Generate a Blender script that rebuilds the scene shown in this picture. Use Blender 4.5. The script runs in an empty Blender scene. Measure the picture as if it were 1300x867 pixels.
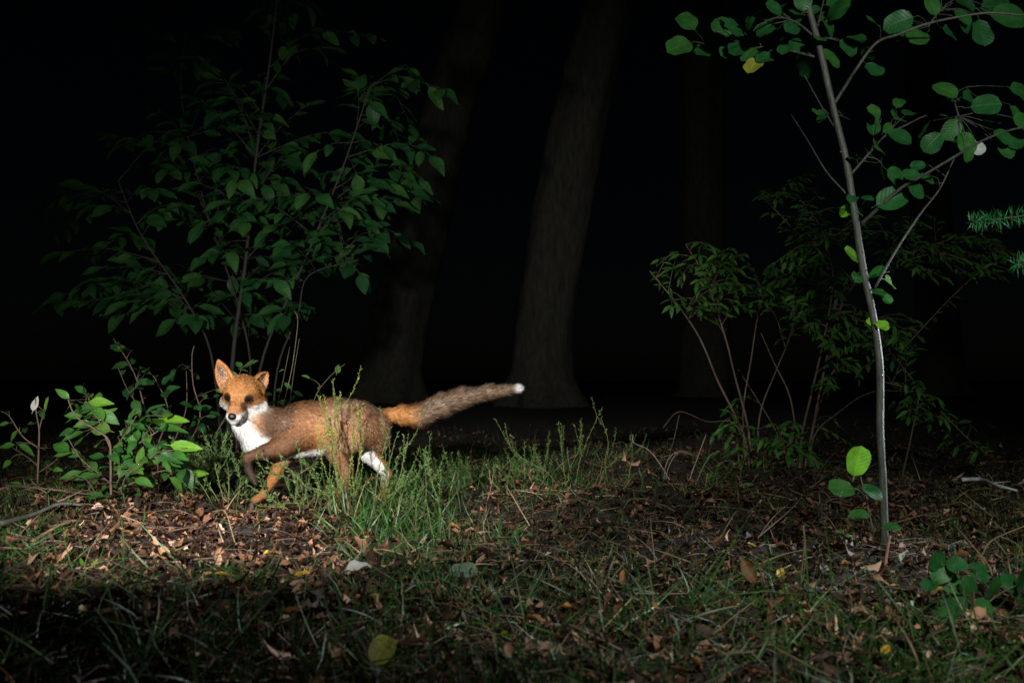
import bpy, math, random
import numpy as np
from mathutils import Vector, Matrix

# ------------------------------------------------------------------ camera, world, lights
F, CX, CY = 1264.0, 650.0, 433.5          # focal length in photo pixels, photo centre
CAMH = 0.405
PITCH = math.atan(46.5 / F)
sc = bpy.context.scene
col = sc.collection

cam_d = bpy.data.cameras.new('camera')
cam = bpy.data.objects.new('camera', cam_d)
col.objects.link(cam)
cam.location = (0, 0, CAMH)
cam.rotation_euler = (math.pi / 2 + PITCH, 0, 0)
cam_d.sensor_width = 36.0
cam_d.lens = 36.0 * F / 1300.0
cam_d.clip_start = 0.05
cam_d.clip_end = 400
cam_d.dof.use_dof = True
cam_d.dof.focus_distance = 3.1
cam_d.dof.aperture_fstop = 5.6
sc.camera = cam

world = bpy.data.worlds.new('World')
sc.world = world
world.use_nodes = True
wn = world.node_tree.nodes
bg = wn['Background']
sky = wn.new('ShaderNodeTexSky')
sky.sky_type = 'NISHITA'
sky.sun_disc = False
sky.sun_elevation = math.radians(54)
sky.sun_rotation = math.radians(211)
world.node_tree.links.new(sky.outputs[0], bg.inputs[0])
bg.inputs[1].default_value = 0.00018         # night

def lamp(name, kind, energy, loc, target, color, **kw):
    d = bpy.data.lights.new(name, kind)
    d.energy = energy
    d.color = color
    for k, v in kw.items():
        setattr(d, k, v)
    o = bpy.data.objects.new(name, d)
    col.objects.link(o)
    o.location = loc
    o.rotation_euler = (Vector(target) - Vector(loc)).to_track_quat('-Z', 'Y').to_euler()
    return o

# the moon, almost nothing beside the flash heads
lamp('moon', 'SUN', 0.003, (0, 0, 20), (6, 10, 4), (0.75, 0.85, 1.0), angle=math.radians(0.5))
# the flash heads that the photographer set up beside the path
lamp('flash_head', 'SPOT', 590, (-0.80, 0.85, 0.60), (-0.62, 3.20, 0.47), (1.0, 0.96, 0.90),
     spot_size=math.radians(60), spot_blend=1.0, shadow_soft_size=0.05)
lamp('flash_head', 'SPOT', 150, (0.85, 0.35, 1.20), (0.66, 2.50, 0.42), (0.92, 1.0, 0.95),
     spot_size=math.radians(92), spot_blend=1.0, shadow_soft_size=0.05)
lamp('flash_head', 'SPOT', 200, (2.35, 2.90, 0.60), (0.90, 2.35, 0.36), (0.85, 0.95, 1.0),
     spot_size=math.radians(36), spot_blend=0.9, shadow_soft_size=0.04)

sc.view_settings.view_transform = 'Standard'
sc.view_settings.look = 'None'
sc.view_settings.exposure = 0.0
sc.view_settings.gamma = 1.0
sc.view_settings.use_curve_mapping = False

# ------------------------------------------------------------------ helpers
rng = np.random.default_rng(7)
random.seed(7)
FW = np.array([0, math.cos(PITCH), math.sin(PITCH)])
UP = np.array([0, -math.sin(PITCH), math.cos(PITCH)])
RT = np.array([1.0, 0, 0])

def P(px, py, Y):
    """the point of the place at distance Y that stands at this spot of the photograph"""
    d = FW + RT * ((px - CX) / F) + UP * ((CY - py) / F)
    return np.array([0, 0, CAMH]) + d * (Y / d[1])

def hill(x, y):
    x = np.asarray(x, float); y = np.asarray(y, float)
    z = 0.022 * np.sin(1.7 * x + 0.6) * np.cos(1.3 * y + 0.4) + 0.013 * np.sin(4.1 * x + 2.3 * y) \
        + 0.008 * np.sin(7.3 * x - 5.1 * y + 1.0) + 0.005 * np.sin(13 * x + 11 * y)
    near = np.exp(-((y - 1.9) / 0.9) ** 2)
    z = z + near * (0.016 * np.sin(11 * x + 2.0 * np.sin(5 * y)) * np.sin(9.5 * y + 1.5 * np.sin(4 * x + 1)) + 0.008 * np.sin(23 * x + 3 * np.sin(9 * y)))
    z = z + 0.05 * np.exp(-((x + 1.75) ** 2 / 0.25 + (y - 2.9) ** 2 / 0.3))
    z = z + 0.06 * np.exp(-((x - 0.55) ** 2 / 0.25 + (y - 3.1) ** 2 / 0.08))
    return z

def G(px, py):
    """where the sight line through this spot meets the flat ground"""
    d = FW + RT * ((px - CX) / F) + UP * ((CY - py) / F)
    t = -CAMH / d[2]
    p = np.array([0, 0, CAMH]) + d * t
    p[2] = float(hill(p[0], p[1]))
    return p

def nrm(v):
    v = np.asarray(v, float)
    return v / max(1e-9, np.linalg.norm(v))

def props(o, label=None, cat=None, group=None, kind=None):
    if label: o['label'] = label
    if cat: o['category'] = cat
    if group: o['group'] = group
    if kind: o['kind'] = kind
    return o

def thing(name, loc, label, cat, group=None):
    o = bpy.data.objects.new(name, None)
    o.empty_display_size = 0.05
    col.objects.link(o)
    o.location = tuple(float(c) for c in loc)
    return props(o, label, cat, group)

def make_mesh(name, V, faces, mat, uv=None, color=None, smooth=True):
    """V (n,3); faces: list of arrays (m,3) and/or (m,4)"""
    if isinstance(faces, np.ndarray):
        faces = [faces]
    faces = [np.asarray(f, np.int32) for f in faces if len(f)]
    V = np.asarray(V, np.float32)
    me = bpy.data.meshes.new(name)
    me.vertices.add(len(V))
    me.vertices.foreach_set('co', V.ravel())
    idx = np.concatenate([f.ravel() for f in faces])
    tot = np.concatenate([np.full(len(f), f.shape[1], np.int32) for f in faces])
    start = np.concatenate([[0], np.cumsum(tot)[:-1]]).astype(np.int32)
    me.loops.add(len(idx))
    me.loops.foreach_set('vertex_index', idx)
    me.polygons.add(len(tot))
    me.polygons.foreach_set('loop_start', start)
    me.polygons.foreach_set('loop_total', tot)
    me.update(calc_edges=True)
    if smooth:
        me.polygons.foreach_set('use_smooth', np.ones(len(tot), bool))
    if uv is not None:
        l = me.uv_layers.new(name='UVMap')
        l.data.foreach_set('uv', np.asarray(uv, np.float32)[idx].ravel())
    if color is not None:
        a = me.color_attributes.new('Col', 'FLOAT_COLOR', 'POINT')
        c = np.ones((len(V), 4), np.float32); c[:, :3] = color
        a.data.foreach_set('color', c.ravel())
    if mat: me.materials.append(mat)
    me.validate()
    return me

def link(name, me, parent=None, loc=None):
    o = bpy.data.objects.new(name, me)
    col.objects.link(o)
    if parent is not None: o.parent = parent
    if loc is not None: o.location = loc
    return o

def wloc(o):
    v = np.zeros(3)
    while o is not None:
        v += np.array(o.location); o = o.parent
    return v

def part(name, V, faces, mat, parent, **kw):
    """a part whose points are given in the place's coordinates"""
    V = np.asarray(V, float)
    if parent is not None: V = V - wloc(parent)
    return link(name, make_mesh(name, V, faces, mat, **kw), parent)

def spline(pts, n=6):
    pts = np.asarray(pts, float)
    if len(pts) < 3:
        t = np.linspace(0, 1, n + 1)[:, None]
        return pts[0] * (1 - t) + pts[-1] * t
    q = np.vstack([2 * pts[0] - pts[1], pts, 2 * pts[-1] - pts[-2]])
    out = []
    for i in range(1, len(q) - 2):
        for t in np.linspace(0, 1, n, endpoint=False):
            a, b, c, d = q[i - 1], q[i], q[i + 1], q[i + 2]
            out.append(.5 * (2 * b + (c - a) * t + (2 * a - 5 * b + 4 * c - d) * t * t + (3 * b - a - 3 * c + d) * t ** 3))
    out.append(pts[-1])
    return np.array(out)

def tube(pts, r, sides=6, bump=0.0):
    """tapered tube; r: scalar, (r0, r1) or array"""
    pts = np.asarray(pts, float); n = len(pts)
    if np.isscalar(r): r = np.full(n, r)
    elif len(r) == 2 and n != 2: r = np.linspace(r[0], r[1], n)
    r = np.asarray(r, float)
    T = np.gradient(pts, axis=0)
    V = []
    ref = np.array([0.3, 0.1, 1.0]) if abs(nrm(T[0])[2]) < .9 else np.array([1.0, 0.2, 0])
    for i in range(n):
        t = nrm(T[i]); a = nrm(np.cross(t, ref)); b = np.cross(t, a)
        ref = np.cross(a, t) if False else ref
        for k in range(sides):
            th = 2 * math.pi * k / sides
            rr = r[i] * (1 + bump * rng.normal())
            V.append(pts[i] + rr * (math.cos(th) * a + math.sin(th) * b))
    Fq = []
    for i in range(n - 1):
        for k in range(sides):
            k2 = (k + 1) % sides
            Fq.append((i * sides + k, i * sides + k2, (i + 1) * sides + k2, (i + 1) * sides + k))
    V.append(pts[0]); V.append(pts[-1])
    Ft = []
    for k in range(sides):
        k2 = (k + 1) % sides
        Ft.append((len(V) - 2, k2, k)); Ft.append((len(V) - 1, (n - 1) * sides + k, (n - 1) * sides + k2))
    return np.array(V), [np.array(Fq), np.array(Ft)]

class Batch:
    """collects many small pieces that become one mesh"""
    def __init__(s): s.V = []; s.q = []; s.t = []; s.n = 0; s.uv = []
    def add(s, V, faces, uv=None):
        for f in faces:
            if len(f) == 0: continue
            (s.q if f.shape[1] == 4 else s.t).append(f + s.n)
        s.V.append(V); s.n += len(V)
        s.uv.append(uv if uv is not None else np.zeros((len(V), 2)))
    def build(s, name, mat, parent=None, kind=None):
        V = np.vstack(s.V)
        fs = []
        if s.q: fs.append(np.vstack(s.q))
        if s.t: fs.append(np.vstack(s.t))
        o = part(name, V, fs, mat, parent, uv=np.vstack(s.uv))
        if kind: o['kind'] = kind
        return o

def frame(p, d, nh, s=1.0, sx=None):
    y = nrm(d); x = np.cross(y, nh)
    if np.linalg.norm(x) < 1e-4: x = np.cross(y, [0.9, 0.1, 0.3])
    x = nrm(x); z = np.cross(x, y)
    M = np.eye(4)
    M[:3, 0] = x * (sx if sx else s); M[:3, 1] = y * s; M[:3, 2] = z * s; M[:3, 3] = p
    return M

def scatter(batch, tmpls, mats):
    """instances of templates (V, [q, t], uv) under 4x4 matrices, joined"""
    mats = np.asarray(mats)
    pick = rng.integers(0, len(tmpls), len(mats))
    for k, (V, fs, uv) in enumerate(tmpls):
        Ms = mats[pick == k]
        if not len(Ms): continue
        W = np.einsum('nij,vj->nvi', Ms[:, :3, :3], V) + Ms[:, None, :3, 3]
        off = (np.arange(len(Ms)) * len(V))[:, None, None]
        batch.add(W.reshape(-1, 3), [(f[None] + off).reshape(-1, f.shape[1]) for f in fs if len(f)], np.tile(uv, (len(Ms), 1)))

# ------------------------------------------------------------------ materials
def new_mat(name):
    m = bpy.data.materials.new(name); m.use_nodes = True
    nt = m.node_tree
    return m, nt, nt.nodes, nt.links, nt.nodes['Principled BSDF']

def ramp(nodes, stops):
    r = nodes.new('ShaderNodeValToRGB')
    e = r.color_ramp.elements
    while len(e) < len(stops): e.new(0.5)
    for i, (p, c) in enumerate(stops):
        e[i].position = p; e[i].color = (*c, 1)
    return r

def leaf_material(name, stops, island=False, trans=0.3, rough=0.45, veins=0.35, spots=None):
    m, nt, N, L, b = new_mat(name)
    rnd = N.new('ShaderNodeNewGeometry').outputs['Random Per Island'] if island else N.new('ShaderNodeObjectInfo').outputs['Random']
    rp = ramp(N, stops); L.new(rnd, rp.inputs[0])
    uv = N.new('ShaderNodeUVMap')
    sep = N.new('ShaderNodeSeparateXYZ'); L.new(uv.outputs[0], sep.inputs[0])
    ab = N.new('ShaderNodeMath'); ab.operation = 'ABSOLUTE'
    sub = N.new('ShaderNodeMath'); sub.operation = 'SUBTRACT'; sub.inputs[1].default_value = 0.5
    L.new(sep.outputs[0], sub.inputs[0]); L.new(sub.outputs[0], ab.inputs[0])
    mad = N.new('ShaderNodeMath'); mad.operation = 'MULTIPLY_ADD'; mad.inputs[1].default_value = -0.55
    L.new(ab.outputs[0], mad.inputs[0]); L.new(sep.outputs[1], mad.inputs[2])
    fr = N.new('ShaderNodeMath'); fr.operation = 'PINGPONG'; fr.inputs[1].default_value = 0.065
    L.new(mad.outputs[0], fr.inputs[0])
    vn = N.new('ShaderNodeMapRange'); vn.inputs[1].default_value = 0; vn.inputs[2].default_value = 0.02
    vn.inputs[3].default_value = 1; vn.inputs[4].default_value = 0
    L.new(fr.outputs[0], vn.inputs[0])
    mid = N.new('ShaderNodeMapRange'); mid.inputs[1].default_value = 0.02; mid.inputs[2].default_value = 0.05
    mid.inputs[3].default_value = 1; mid.inputs[4].default_value = 0
    L.new(ab.outputs[0], mid.inputs[0])
    mx = N.new('ShaderNodeMath'); mx.operation = 'MAXIMUM'
    L.new(vn.outputs[0], mx.inputs[0]); L.new(mid.outputs[0], mx.inputs[1])
    vs = N.new('ShaderNodeMath'); vs.operation = 'MULTIPLY'; vs.inputs[1].default_value = veins
    L.new(mx.outputs[0], vs.inputs[0])
    tc = N.new('ShaderNodeTexCoord')
    nz = N.new('ShaderNodeTexNoise'); nz.inputs['Scale'].default_value = 60 if island else 3.0
    nz.inputs['Detail'].default_value = 4
    L.new(tc.outputs['Object'], nz.inputs['Vector'])
    nr = N.new('ShaderNodeMapRange'); nr.inputs[1].default_value = 0.3; nr.inputs[2].default_value = 0.75
    nr.inputs[3].default_value = 0.65; nr.inputs[4].default_value = 1.2
    L.new(nz.outputs[0], nr.inputs[0])
    mul = N.new('ShaderNodeVectorMath'); mul.operation = 'SCALE'
    L.new(rp.outputs[0], mul.inputs[0]); L.new(nr.outputs[0], mul.inputs['Scale'])
    mixv = N.new('ShaderNodeMix'); mixv.data_type = 'RGBA'
    L.new(vs.outputs[0], mixv.inputs[0]); L.new(mul.outputs[0], mixv.inputs[6])
    li = N.new('ShaderNodeVectorMath'); li.operation = 'MULTIPLY'; li.inputs[1].default_value = (1.5, 1.35, 1.4)
    L.new(mul.outputs[0], li.inputs[0]); L.new(li.outputs[0], mixv.inputs[7])
    out = mixv.outputs[2]
    if spots:
        n2 = N.new('ShaderNodeTexNoise'); n2.inputs['Scale'].default_value = 9; n2.inputs['Detail'].default_value = 3
        L.new(tc.outputs['Object'], n2.inputs['Vector'])
        th = N.new('ShaderNodeMapRange'); th.inputs[1].default_value = 0.60; th.inputs[2].default_value = 0.68
        L.new(n2.outputs[0], th.inputs[0])
        m2 = N.new('ShaderNodeMix'); m2.data_type = 'RGBA'; m2.inputs[7].default_value = (*spots, 1)
        L.new(th.outputs[0], m2.inputs[0]); L.new(out, m2.inputs[6]); out = m2.outputs[2]
    L.new(out, b.inputs['Base Color'])
    b.inputs['Roughness'].default_value = rough
    b.inputs['Specular IOR Level'].default_value = 0.28
    bp = N.new('ShaderNodeBump'); bp.inputs['Strength'].default_value = 0.25; bp.inputs['Distance'].default_value = 0.004
    iv = N.new('ShaderNodeMath'); iv.operation = 'MULTIPLY'; iv.inputs[1].default_value = -1
    L.new(mx.outputs[0], iv.inputs[0]); L.new(iv.outputs[0], bp.inputs['Height']); L.new(bp.outputs[0], b.inputs['Normal'])
    tr = N.new('ShaderNodeBsdfTranslucent')
    tm = N.new('ShaderNodeVectorMath'); tm.operation = 'MULTIPLY'; tm.inputs[1].default_value = (1.5, 1.5, 0.7)
    L.new(out, tm.inputs[0]); L.new(tm.outputs[0], tr.inputs[0])
    ms = N.new('ShaderNodeMixShader'); ms.inputs[0].default_value = trans
    L.new(b.outputs[0], ms.inputs[1]); L.new(tr.outputs[0], ms.inputs[2])
    L.new(ms.outputs[0], N['Material Output'].inputs[0])
    return m

def bark_material(name, c1, c2, scale=40, stretch=6, rough=0.85, bump=0.4, rings=False):
    m, nt, N, L, b = new_mat(name)
    tc = N.new('ShaderNodeTexCoord'); mp = N.new('ShaderNodeMapping')
    mp.inputs['Scale'].default_value = (scale, scale, scale / stretch)
    L.new(tc.outputs['Object'], mp.inputs[0])
    nz = N.new('ShaderNodeTexNoise'); nz.inputs['Scale'].default_value = 1; nz.inputs['Detail'].default_value = 6
    nz.inputs['Roughness'].default_value = 0.65
    L.new(mp.outputs[0], nz.inputs['Vector'])
    rp = ramp(N, [(0.3, c1), (0.7, c2)]); L.new(nz.outputs[0], rp.inputs[0])
    L.new(rp.outputs[0], b.inputs['Base Color'])
    b.inputs['Roughness'].default_value = rough
    bp = N.new('ShaderNodeBump'); bp.inputs['Strength'].default_value = bump; bp.inputs['Distance'].default_value = 0.01
    L.new(nz.outputs[0], bp.inputs['Height']); L.new(bp.outputs[0], b.inputs['Normal'])
    return m

def plain_material(name, stops, island=True, rough=0.7, trans=0.0):
    m, nt, N, L, b = new_mat(name)
    rnd = N.new('ShaderNodeNewGeometry').outputs['Random Per Island'] if island else N.new('ShaderNodeObjectInfo').outputs['Random']
    rp = ramp(N, stops); L.new(rnd, rp.inputs[0])
    tc = N.new('ShaderNodeTexCoord')
    nz = N.new('ShaderNodeTexNoise'); nz.inputs['Scale'].default_value = 35; nz.inputs['Detail'].default_value = 3
    L.new(tc.outputs['Object'], nz.inputs['Vector'])
    nr = N.new('ShaderNodeMapRange'); nr.inputs[1].default_value = 0.3; nr.inputs[2].default_value = 0.7
    nr.inputs[3].default_value = 0.6; nr.inputs[4].default_value = 1.25
    L.new(nz.outputs[0], nr.inputs[0])
    mul = N.new('ShaderNodeVectorMath'); mul.operation = 'SCALE'
    L.new(rp.outputs[0], mul.inputs[0]); L.new(nr.outputs[0], mul.inputs['Scale'])
    L.new(mul.outputs[0], b.inputs['Base Color'])
    b.inputs['Roughness'].default_value = rough
    if trans:
        tr = N.new('ShaderNodeBsdfTranslucent'); L.new(mul.outputs[0], tr.inputs[0])
        ms = N.new('ShaderNodeMixShader'); ms.inputs[0].default_value = trans
        L.new(b.outputs[0], ms.inputs[1]); L.new(tr.outputs[0], ms.inputs[2])
        L.new(ms.outputs[0], N['Material Output'].inputs[0])
    return m

GREEN = [(0.0, (0.022, 0.085, 0.020)), (0.35, (0.035, 0.125, 0.022)), (0.7, (0.055, 0.165, 0.026)), (1.0, (0.10, 0.21, 0.035))]
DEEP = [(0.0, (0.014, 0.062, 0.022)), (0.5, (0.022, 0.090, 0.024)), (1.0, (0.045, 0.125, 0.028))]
ALDER = [(0.0, (0.014, 0.080, 0.022)), (0.5, (0.020, 0.110, 0.024)), (1.0, (0.040, 0.140, 0.026))]
M_shrub = leaf_material('buckthorn_leaf', GREEN)
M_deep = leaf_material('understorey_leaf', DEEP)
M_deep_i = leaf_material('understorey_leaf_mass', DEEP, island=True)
M_small = leaf_material('narrow_bush_leaf', GREEN)
M_small_i = leaf_material('narrow_bush_leaf_mass', GREEN, island=True)
M_alder = leaf_material('alder_leaf', ALDER)
M_bright = leaf_material('lit_alder_leaf', [(0, (0.13, 0.33, 0.03)), (1, (0.17, 0.37, 0.035))], trans=0.45, veins=0.5)  # brighter copy of the leaf green, light shining through put into the colour
M_yellowing = leaf_material('yellowing_leaf', [(0, (0.22, 0.26, 0.03)), (1, (0.32, 0.30, 0.04))], spots=(0.12, 0.16, 0.02))
M_yellow = leaf_material('yellow_leaf', [(0, (0.55, 0.33, 0.03)), (1, (0.62, 0.42, 0.05))], spots=(0.3, 0.16, 0.03))
M_pale = leaf_material('pale_leaf_underside', [(0, (0.42, 0.46, 0.42)), (1, (0.55, 0.55, 0.5))], veins=0.2)
M_paleg = leaf_material('grey_green_leaf', [(0, (0.20, 0.30, 0.22)), (1, (0.22, 0.32, 0.24))], veins=0.4)
LIT = [(0.0, (0.018, 0.009, 0.006)), (0.45, (0.045, 0.021, 0.013)), (0.68, (0.095, 0.043, 0.024)), (0.84, (0.20, 0.092, 0.050)), (0.95, (0.38, 0.20, 0.12)), (1.0, (0.58, 0.40, 0.29))]
M_litter = leaf_material('dead_leaf_litter', LIT, island=True, trans=0.12, rough=0.6, veins=0.2)
M_dead = leaf_material('dead_leaf', [(0, (0.13, 0.06, 0.03)), (0.5, (0.26, 0.13, 0.065)), (1, (0.40, 0.23, 0.13))], trans=0.15, rough=0.6, veins=0.3)
M_rust = leaf_material('rust_dead_leaf', [(0, (0.22, 0.085, 0.03)), (1, (0.36, 0.15, 0.05))], trans=0.15, rough=0.6, veins=0.3)
M_dark = leaf_material('dark_dead_leaf', [(0, (0.045, 0.022, 0.014)), (1, (0.11, 0.055, 0.032))], trans=0.1, rough=0.55, veins=0.3)
M_grass = plain_material('grass_blade', [(0, (0.012, 0.042, 0.008)), (0.45, (0.026, 0.085, 0.013)), (0.8, (0.050, 0.125, 0.020)), (0.93, (0.12, 0.13, 0.05)), (1, (0.24, 0.19, 0.10))], trans=0.25, rough=0.5)
M_grass_o = plain_material('long_grass_blade', [(0, (0.045, 0.14, 0.03)), (0.6, (0.075, 0.20, 0.05)), (1, (0.16, 0.24, 0.07))], island=False, trans=0.25, rough=0.4)
M_dry = plain_material('dry_grass', [(0, (0.10, 0.06, 0.03)), (0.6, (0.22, 0.15, 0.08)), (1, (0.38, 0.28, 0.16))], rough=0.7)
M_moss = plain_material('moss', [(0, (0.030, 0.055, 0.008)), (0.6, (0.065, 0.105, 0.012)), (1, (0.12, 0.15, 0.02))], trans=0.2)
M_twigs = plain_material('dead_twig', [(0, (0.035, 0.022, 0.015)), (0.6, (0.10, 0.065, 0.042)), (1, (0.26, 0.19, 0.14))], rough=0.8)
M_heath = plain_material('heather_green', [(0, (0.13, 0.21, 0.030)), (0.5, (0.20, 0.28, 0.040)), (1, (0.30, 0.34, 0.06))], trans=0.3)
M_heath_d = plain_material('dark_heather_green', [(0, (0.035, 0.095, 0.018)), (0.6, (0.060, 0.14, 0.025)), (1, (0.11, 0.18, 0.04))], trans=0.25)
M_larch = plain_material('larch_needle', [(0, (0.020, 0.16, 0.05)), (1, (0.05, 0.26, 0.08))], trans=0.2, rough=0.4)
M_stemg = bark_material('green_stem', (0.08, 0.10, 0.03), (0.16, 0.16, 0.06), 60)
M_stemb = bark_material('brown_stem', (0.05, 0.032, 0.022), (0.14, 0.095, 0.065), 90)
M_hazelb = bark_material('hazel_bark', (0.012, 0.010, 0.008), (0.035, 0.030, 0.024), 90)
M_alderb = bark_material('alder_bark', (0.022, 0.022, 0.016), (0.075, 0.074, 0.056), 70, 3, 0.6)
M_bark = bark_material('rough_bark', (0.030, 0.030, 0.023), (0.095, 0.092, 0.070), 22, 5, 0.9, 0.9)
M_birch = bark_material('birch_stick', (0.30, 0.32, 0.32), (0.62, 0.64, 0.64), 50, 1, 0.6)

def ground_material():
    m, nt, N, L, b = new_mat('forest_soil')
    tc = N.new('ShaderNodeTexCoord')
    n1 = N.new('ShaderNodeTexNoise'); n1.inputs['Scale'].default_value = 38; n1.inputs['Detail'].default_value = 8; n1.inputs['Roughness'].default_value = 0.7
    n2 = N.new('ShaderNodeTexNoise'); n2.inputs['Scale'].default_value = 2.2; n2.inputs['Detail'].default_value = 3
    L.new(tc.outputs['Object'], n1.inputs['Vector']); L.new(tc.outputs['Object'], n2.inputs['Vector'])
    r1 = ramp(N, [(0.30, (0.010, 0.006, 0.004)), (0.55, (0.030, 0.018, 0.011)), (0.78, (0.075, 0.043, 0.025))])
    r2 = ramp(N, [(0.35, (1, 1, 1)), (0.7, (0.55, 0.75, 0.42))])
    L.new(n1.outputs[0], r1.inputs[0]); L.new(n2.outputs[0], r2.inputs[0])
    mu = N.new('ShaderNodeVectorMath'); mu.operation = 'MULTIPLY'
    L.new(r1.outputs[0], mu.inputs[0]); L.new(r2.outputs[0], mu.inputs[1])
    L.new(mu.outputs[0], b.inputs['Base Color']); b.inputs['Roughness'].default_value = 0.95
    bp = N.new('ShaderNodeBump'); bp.inputs['Strength'].default_value = 0.9; bp.inputs['Distance'].default_value = 0.02
    L.new(n1.outputs[0], bp.inputs['Height']); L.new(bp.outputs[0], b.inputs['Normal'])
    return m

# ------------------------------------------------------------------ leaf templates (length 1 along +Y)
def leaf_tmpl(shape='ellip', wr=0.5, fold=0.12, curl=0.15, wav=0.0, roll=0.0, n=7, seed=0, petiole=0.16, notch=0.0, cols=5):
    r = np.random.default_rng(seed)
    us = np.array([-1, -.55, 0, .55, 1.0] if cols == 5 else [-1, 0, 1.0]); V = []; UV = []
    ph = r.uniform(0, 6.28, 4)
    for i in range(n + 1):
        t = i / n
        if shape == 'ellip': w = math.sin(math.pi * t) ** 0.75
        elif shape == 'acute': w = (math.sin(math.pi * t ** 0.85) ** 0.85) * (1 - 0.22 * t)
        elif shape == 'round': w = math.sqrt(max(0, 1 - (2 * t - 1) ** 2)) ** 0.85 * (0.86 + 0.16 * t)
        else: w = math.sin(math.pi * t ** 0.7) ** 1.1
        w = max(w, 0.03) * wr / 2
        w *= 1 + notch * math.sin(9 * t + ph[0])
        for u in us:
            x = u * w; y = t
            z = fold * abs(u) * w * 2 - curl * t * t + wav * math.sin(9 * t + ph[1] + 2 * u) * abs(u) * 0.25
            if roll:
                a = roll * u * (0.6 + 0.4 * math.sin(3 * t + ph[2]))
                R = w / max(1e-3, abs(roll)) * 1.0
                x = math.sin(a) * R; z += (1 - math.cos(a)) * R
            if notch and t > 0.93: y -= 0.02
            V.append((x, y, z)); UV.append((0.5 + u * w / wr, t))
    Fq = []
    for i in range(n):
        for k in range(cols - 1):
            a = i * cols + k
            Fq.append((a, a + 1, a + cols + 1, a + cols))
    if petiole:
        b = len(V); rr = 0.012
        for (y, z, q) in ((-petiole, 0.02, rr), (0.04, 0, rr)):
            for k in range(3):
                V.append((q * math.cos(k * 2.094), y, z + q * math.sin(k * 2.094))); UV.append((0.5, 0.0))
        for k in range(3):
            k2 = (k + 1) % 3
            Fq.append((b + k, b + k2, b + 3 + k2, b + 3 + k))
    return np.array(V, float), [np.array(Fq)], np.array(UV)

T_buck = [leaf_tmpl('acute', .46 + .05 * (k % 3), .10 + .05 * (k % 2), .05 + .07 * k, .06, seed=k) for k in range(5)]
T_haz = [leaf_tmpl('acute', .58 + .04 * (k % 3), .10, .05 + .08 * k, .10, seed=10 + k) for k in range(4)]
T_alder = [leaf_tmpl('round', .80 + .05 * (k % 3), .06 + .05 * (k % 2), .03 + .08 * k, .10, n=9, seed=20 + k, notch=.05) for k in range(5)]
T_nar = [leaf_tmpl('acute', .36, .12, .05 + .12 * k, .05, n=5, seed=30 + k) for k in range(3)]
T_dead = [leaf_tmpl('ellip', .52 + .06 * (k % 3), .15, -.1 + .12 * k, .35, roll=(0.5 + .35 * k) * (1 if k % 2 else -1), n=6, seed=40 + k, notch=.08, petiole=.12) for k in range(7)]

T_frag = [leaf_tmpl('ellip', .5 + .12 * (k % 3), .2, -.2 + .15 * k, .5, roll=(0.5 + .3 * k) * (1 if k % 2 else -1), n=4, seed=60 + k, notch=.18, petiole=0, cols=3) for k in range(7)]
def mesh_of(tm, name, mat):
    return make_mesh(name, tm[0], tm[1], mat, uv=tm[2])

def leaf_obj(me, M, parent, name='leaf'):
    o = link(name, me, parent)
    M = M.copy()
    if parent is not None: M[:3, 3] -= wloc(parent)
    o.matrix_basis = Matrix(M.tolist())
    return o

# ------------------------------------------------------------------ the ground
def build_ground():
    xs = np.concatenate([np.linspace(-90, -6, 24, endpoint=False), np.linspace(-6, 6, 300), np.linspace(6.3, 90, 24)])
    ys = np.concatenate([np.linspace(-20, 0.6, 16, endpoint=False), np.linspace(0.6, 8, 220), np.linspace(8.4, 140, 40)])
    X, Y = np.meshgrid(xs, ys, indexing='ij')
    Z = hill(X, Y)
    near = (np.abs(X) < 5.9) & (Y > .7) & (Y < 7.9)
    Z = Z + near * rng.normal(0, 0.0035, Z.shape)
    V = np.stack([X, Y, Z], -1).reshape(-1, 3)
    nx, ny = len(xs), len(ys)
    i, j = np.meshgrid(np.arange(nx - 1), np.arange(ny - 1), indexing='ij')
    a = (i * ny + j).ravel()
    Fq = np.stack([a, a + ny, a + ny + 1, a + 1], 1)
    o = part('ground', V, [Fq], ground_material(), None)
    o['kind'] = 'structure'
build_ground()

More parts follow.
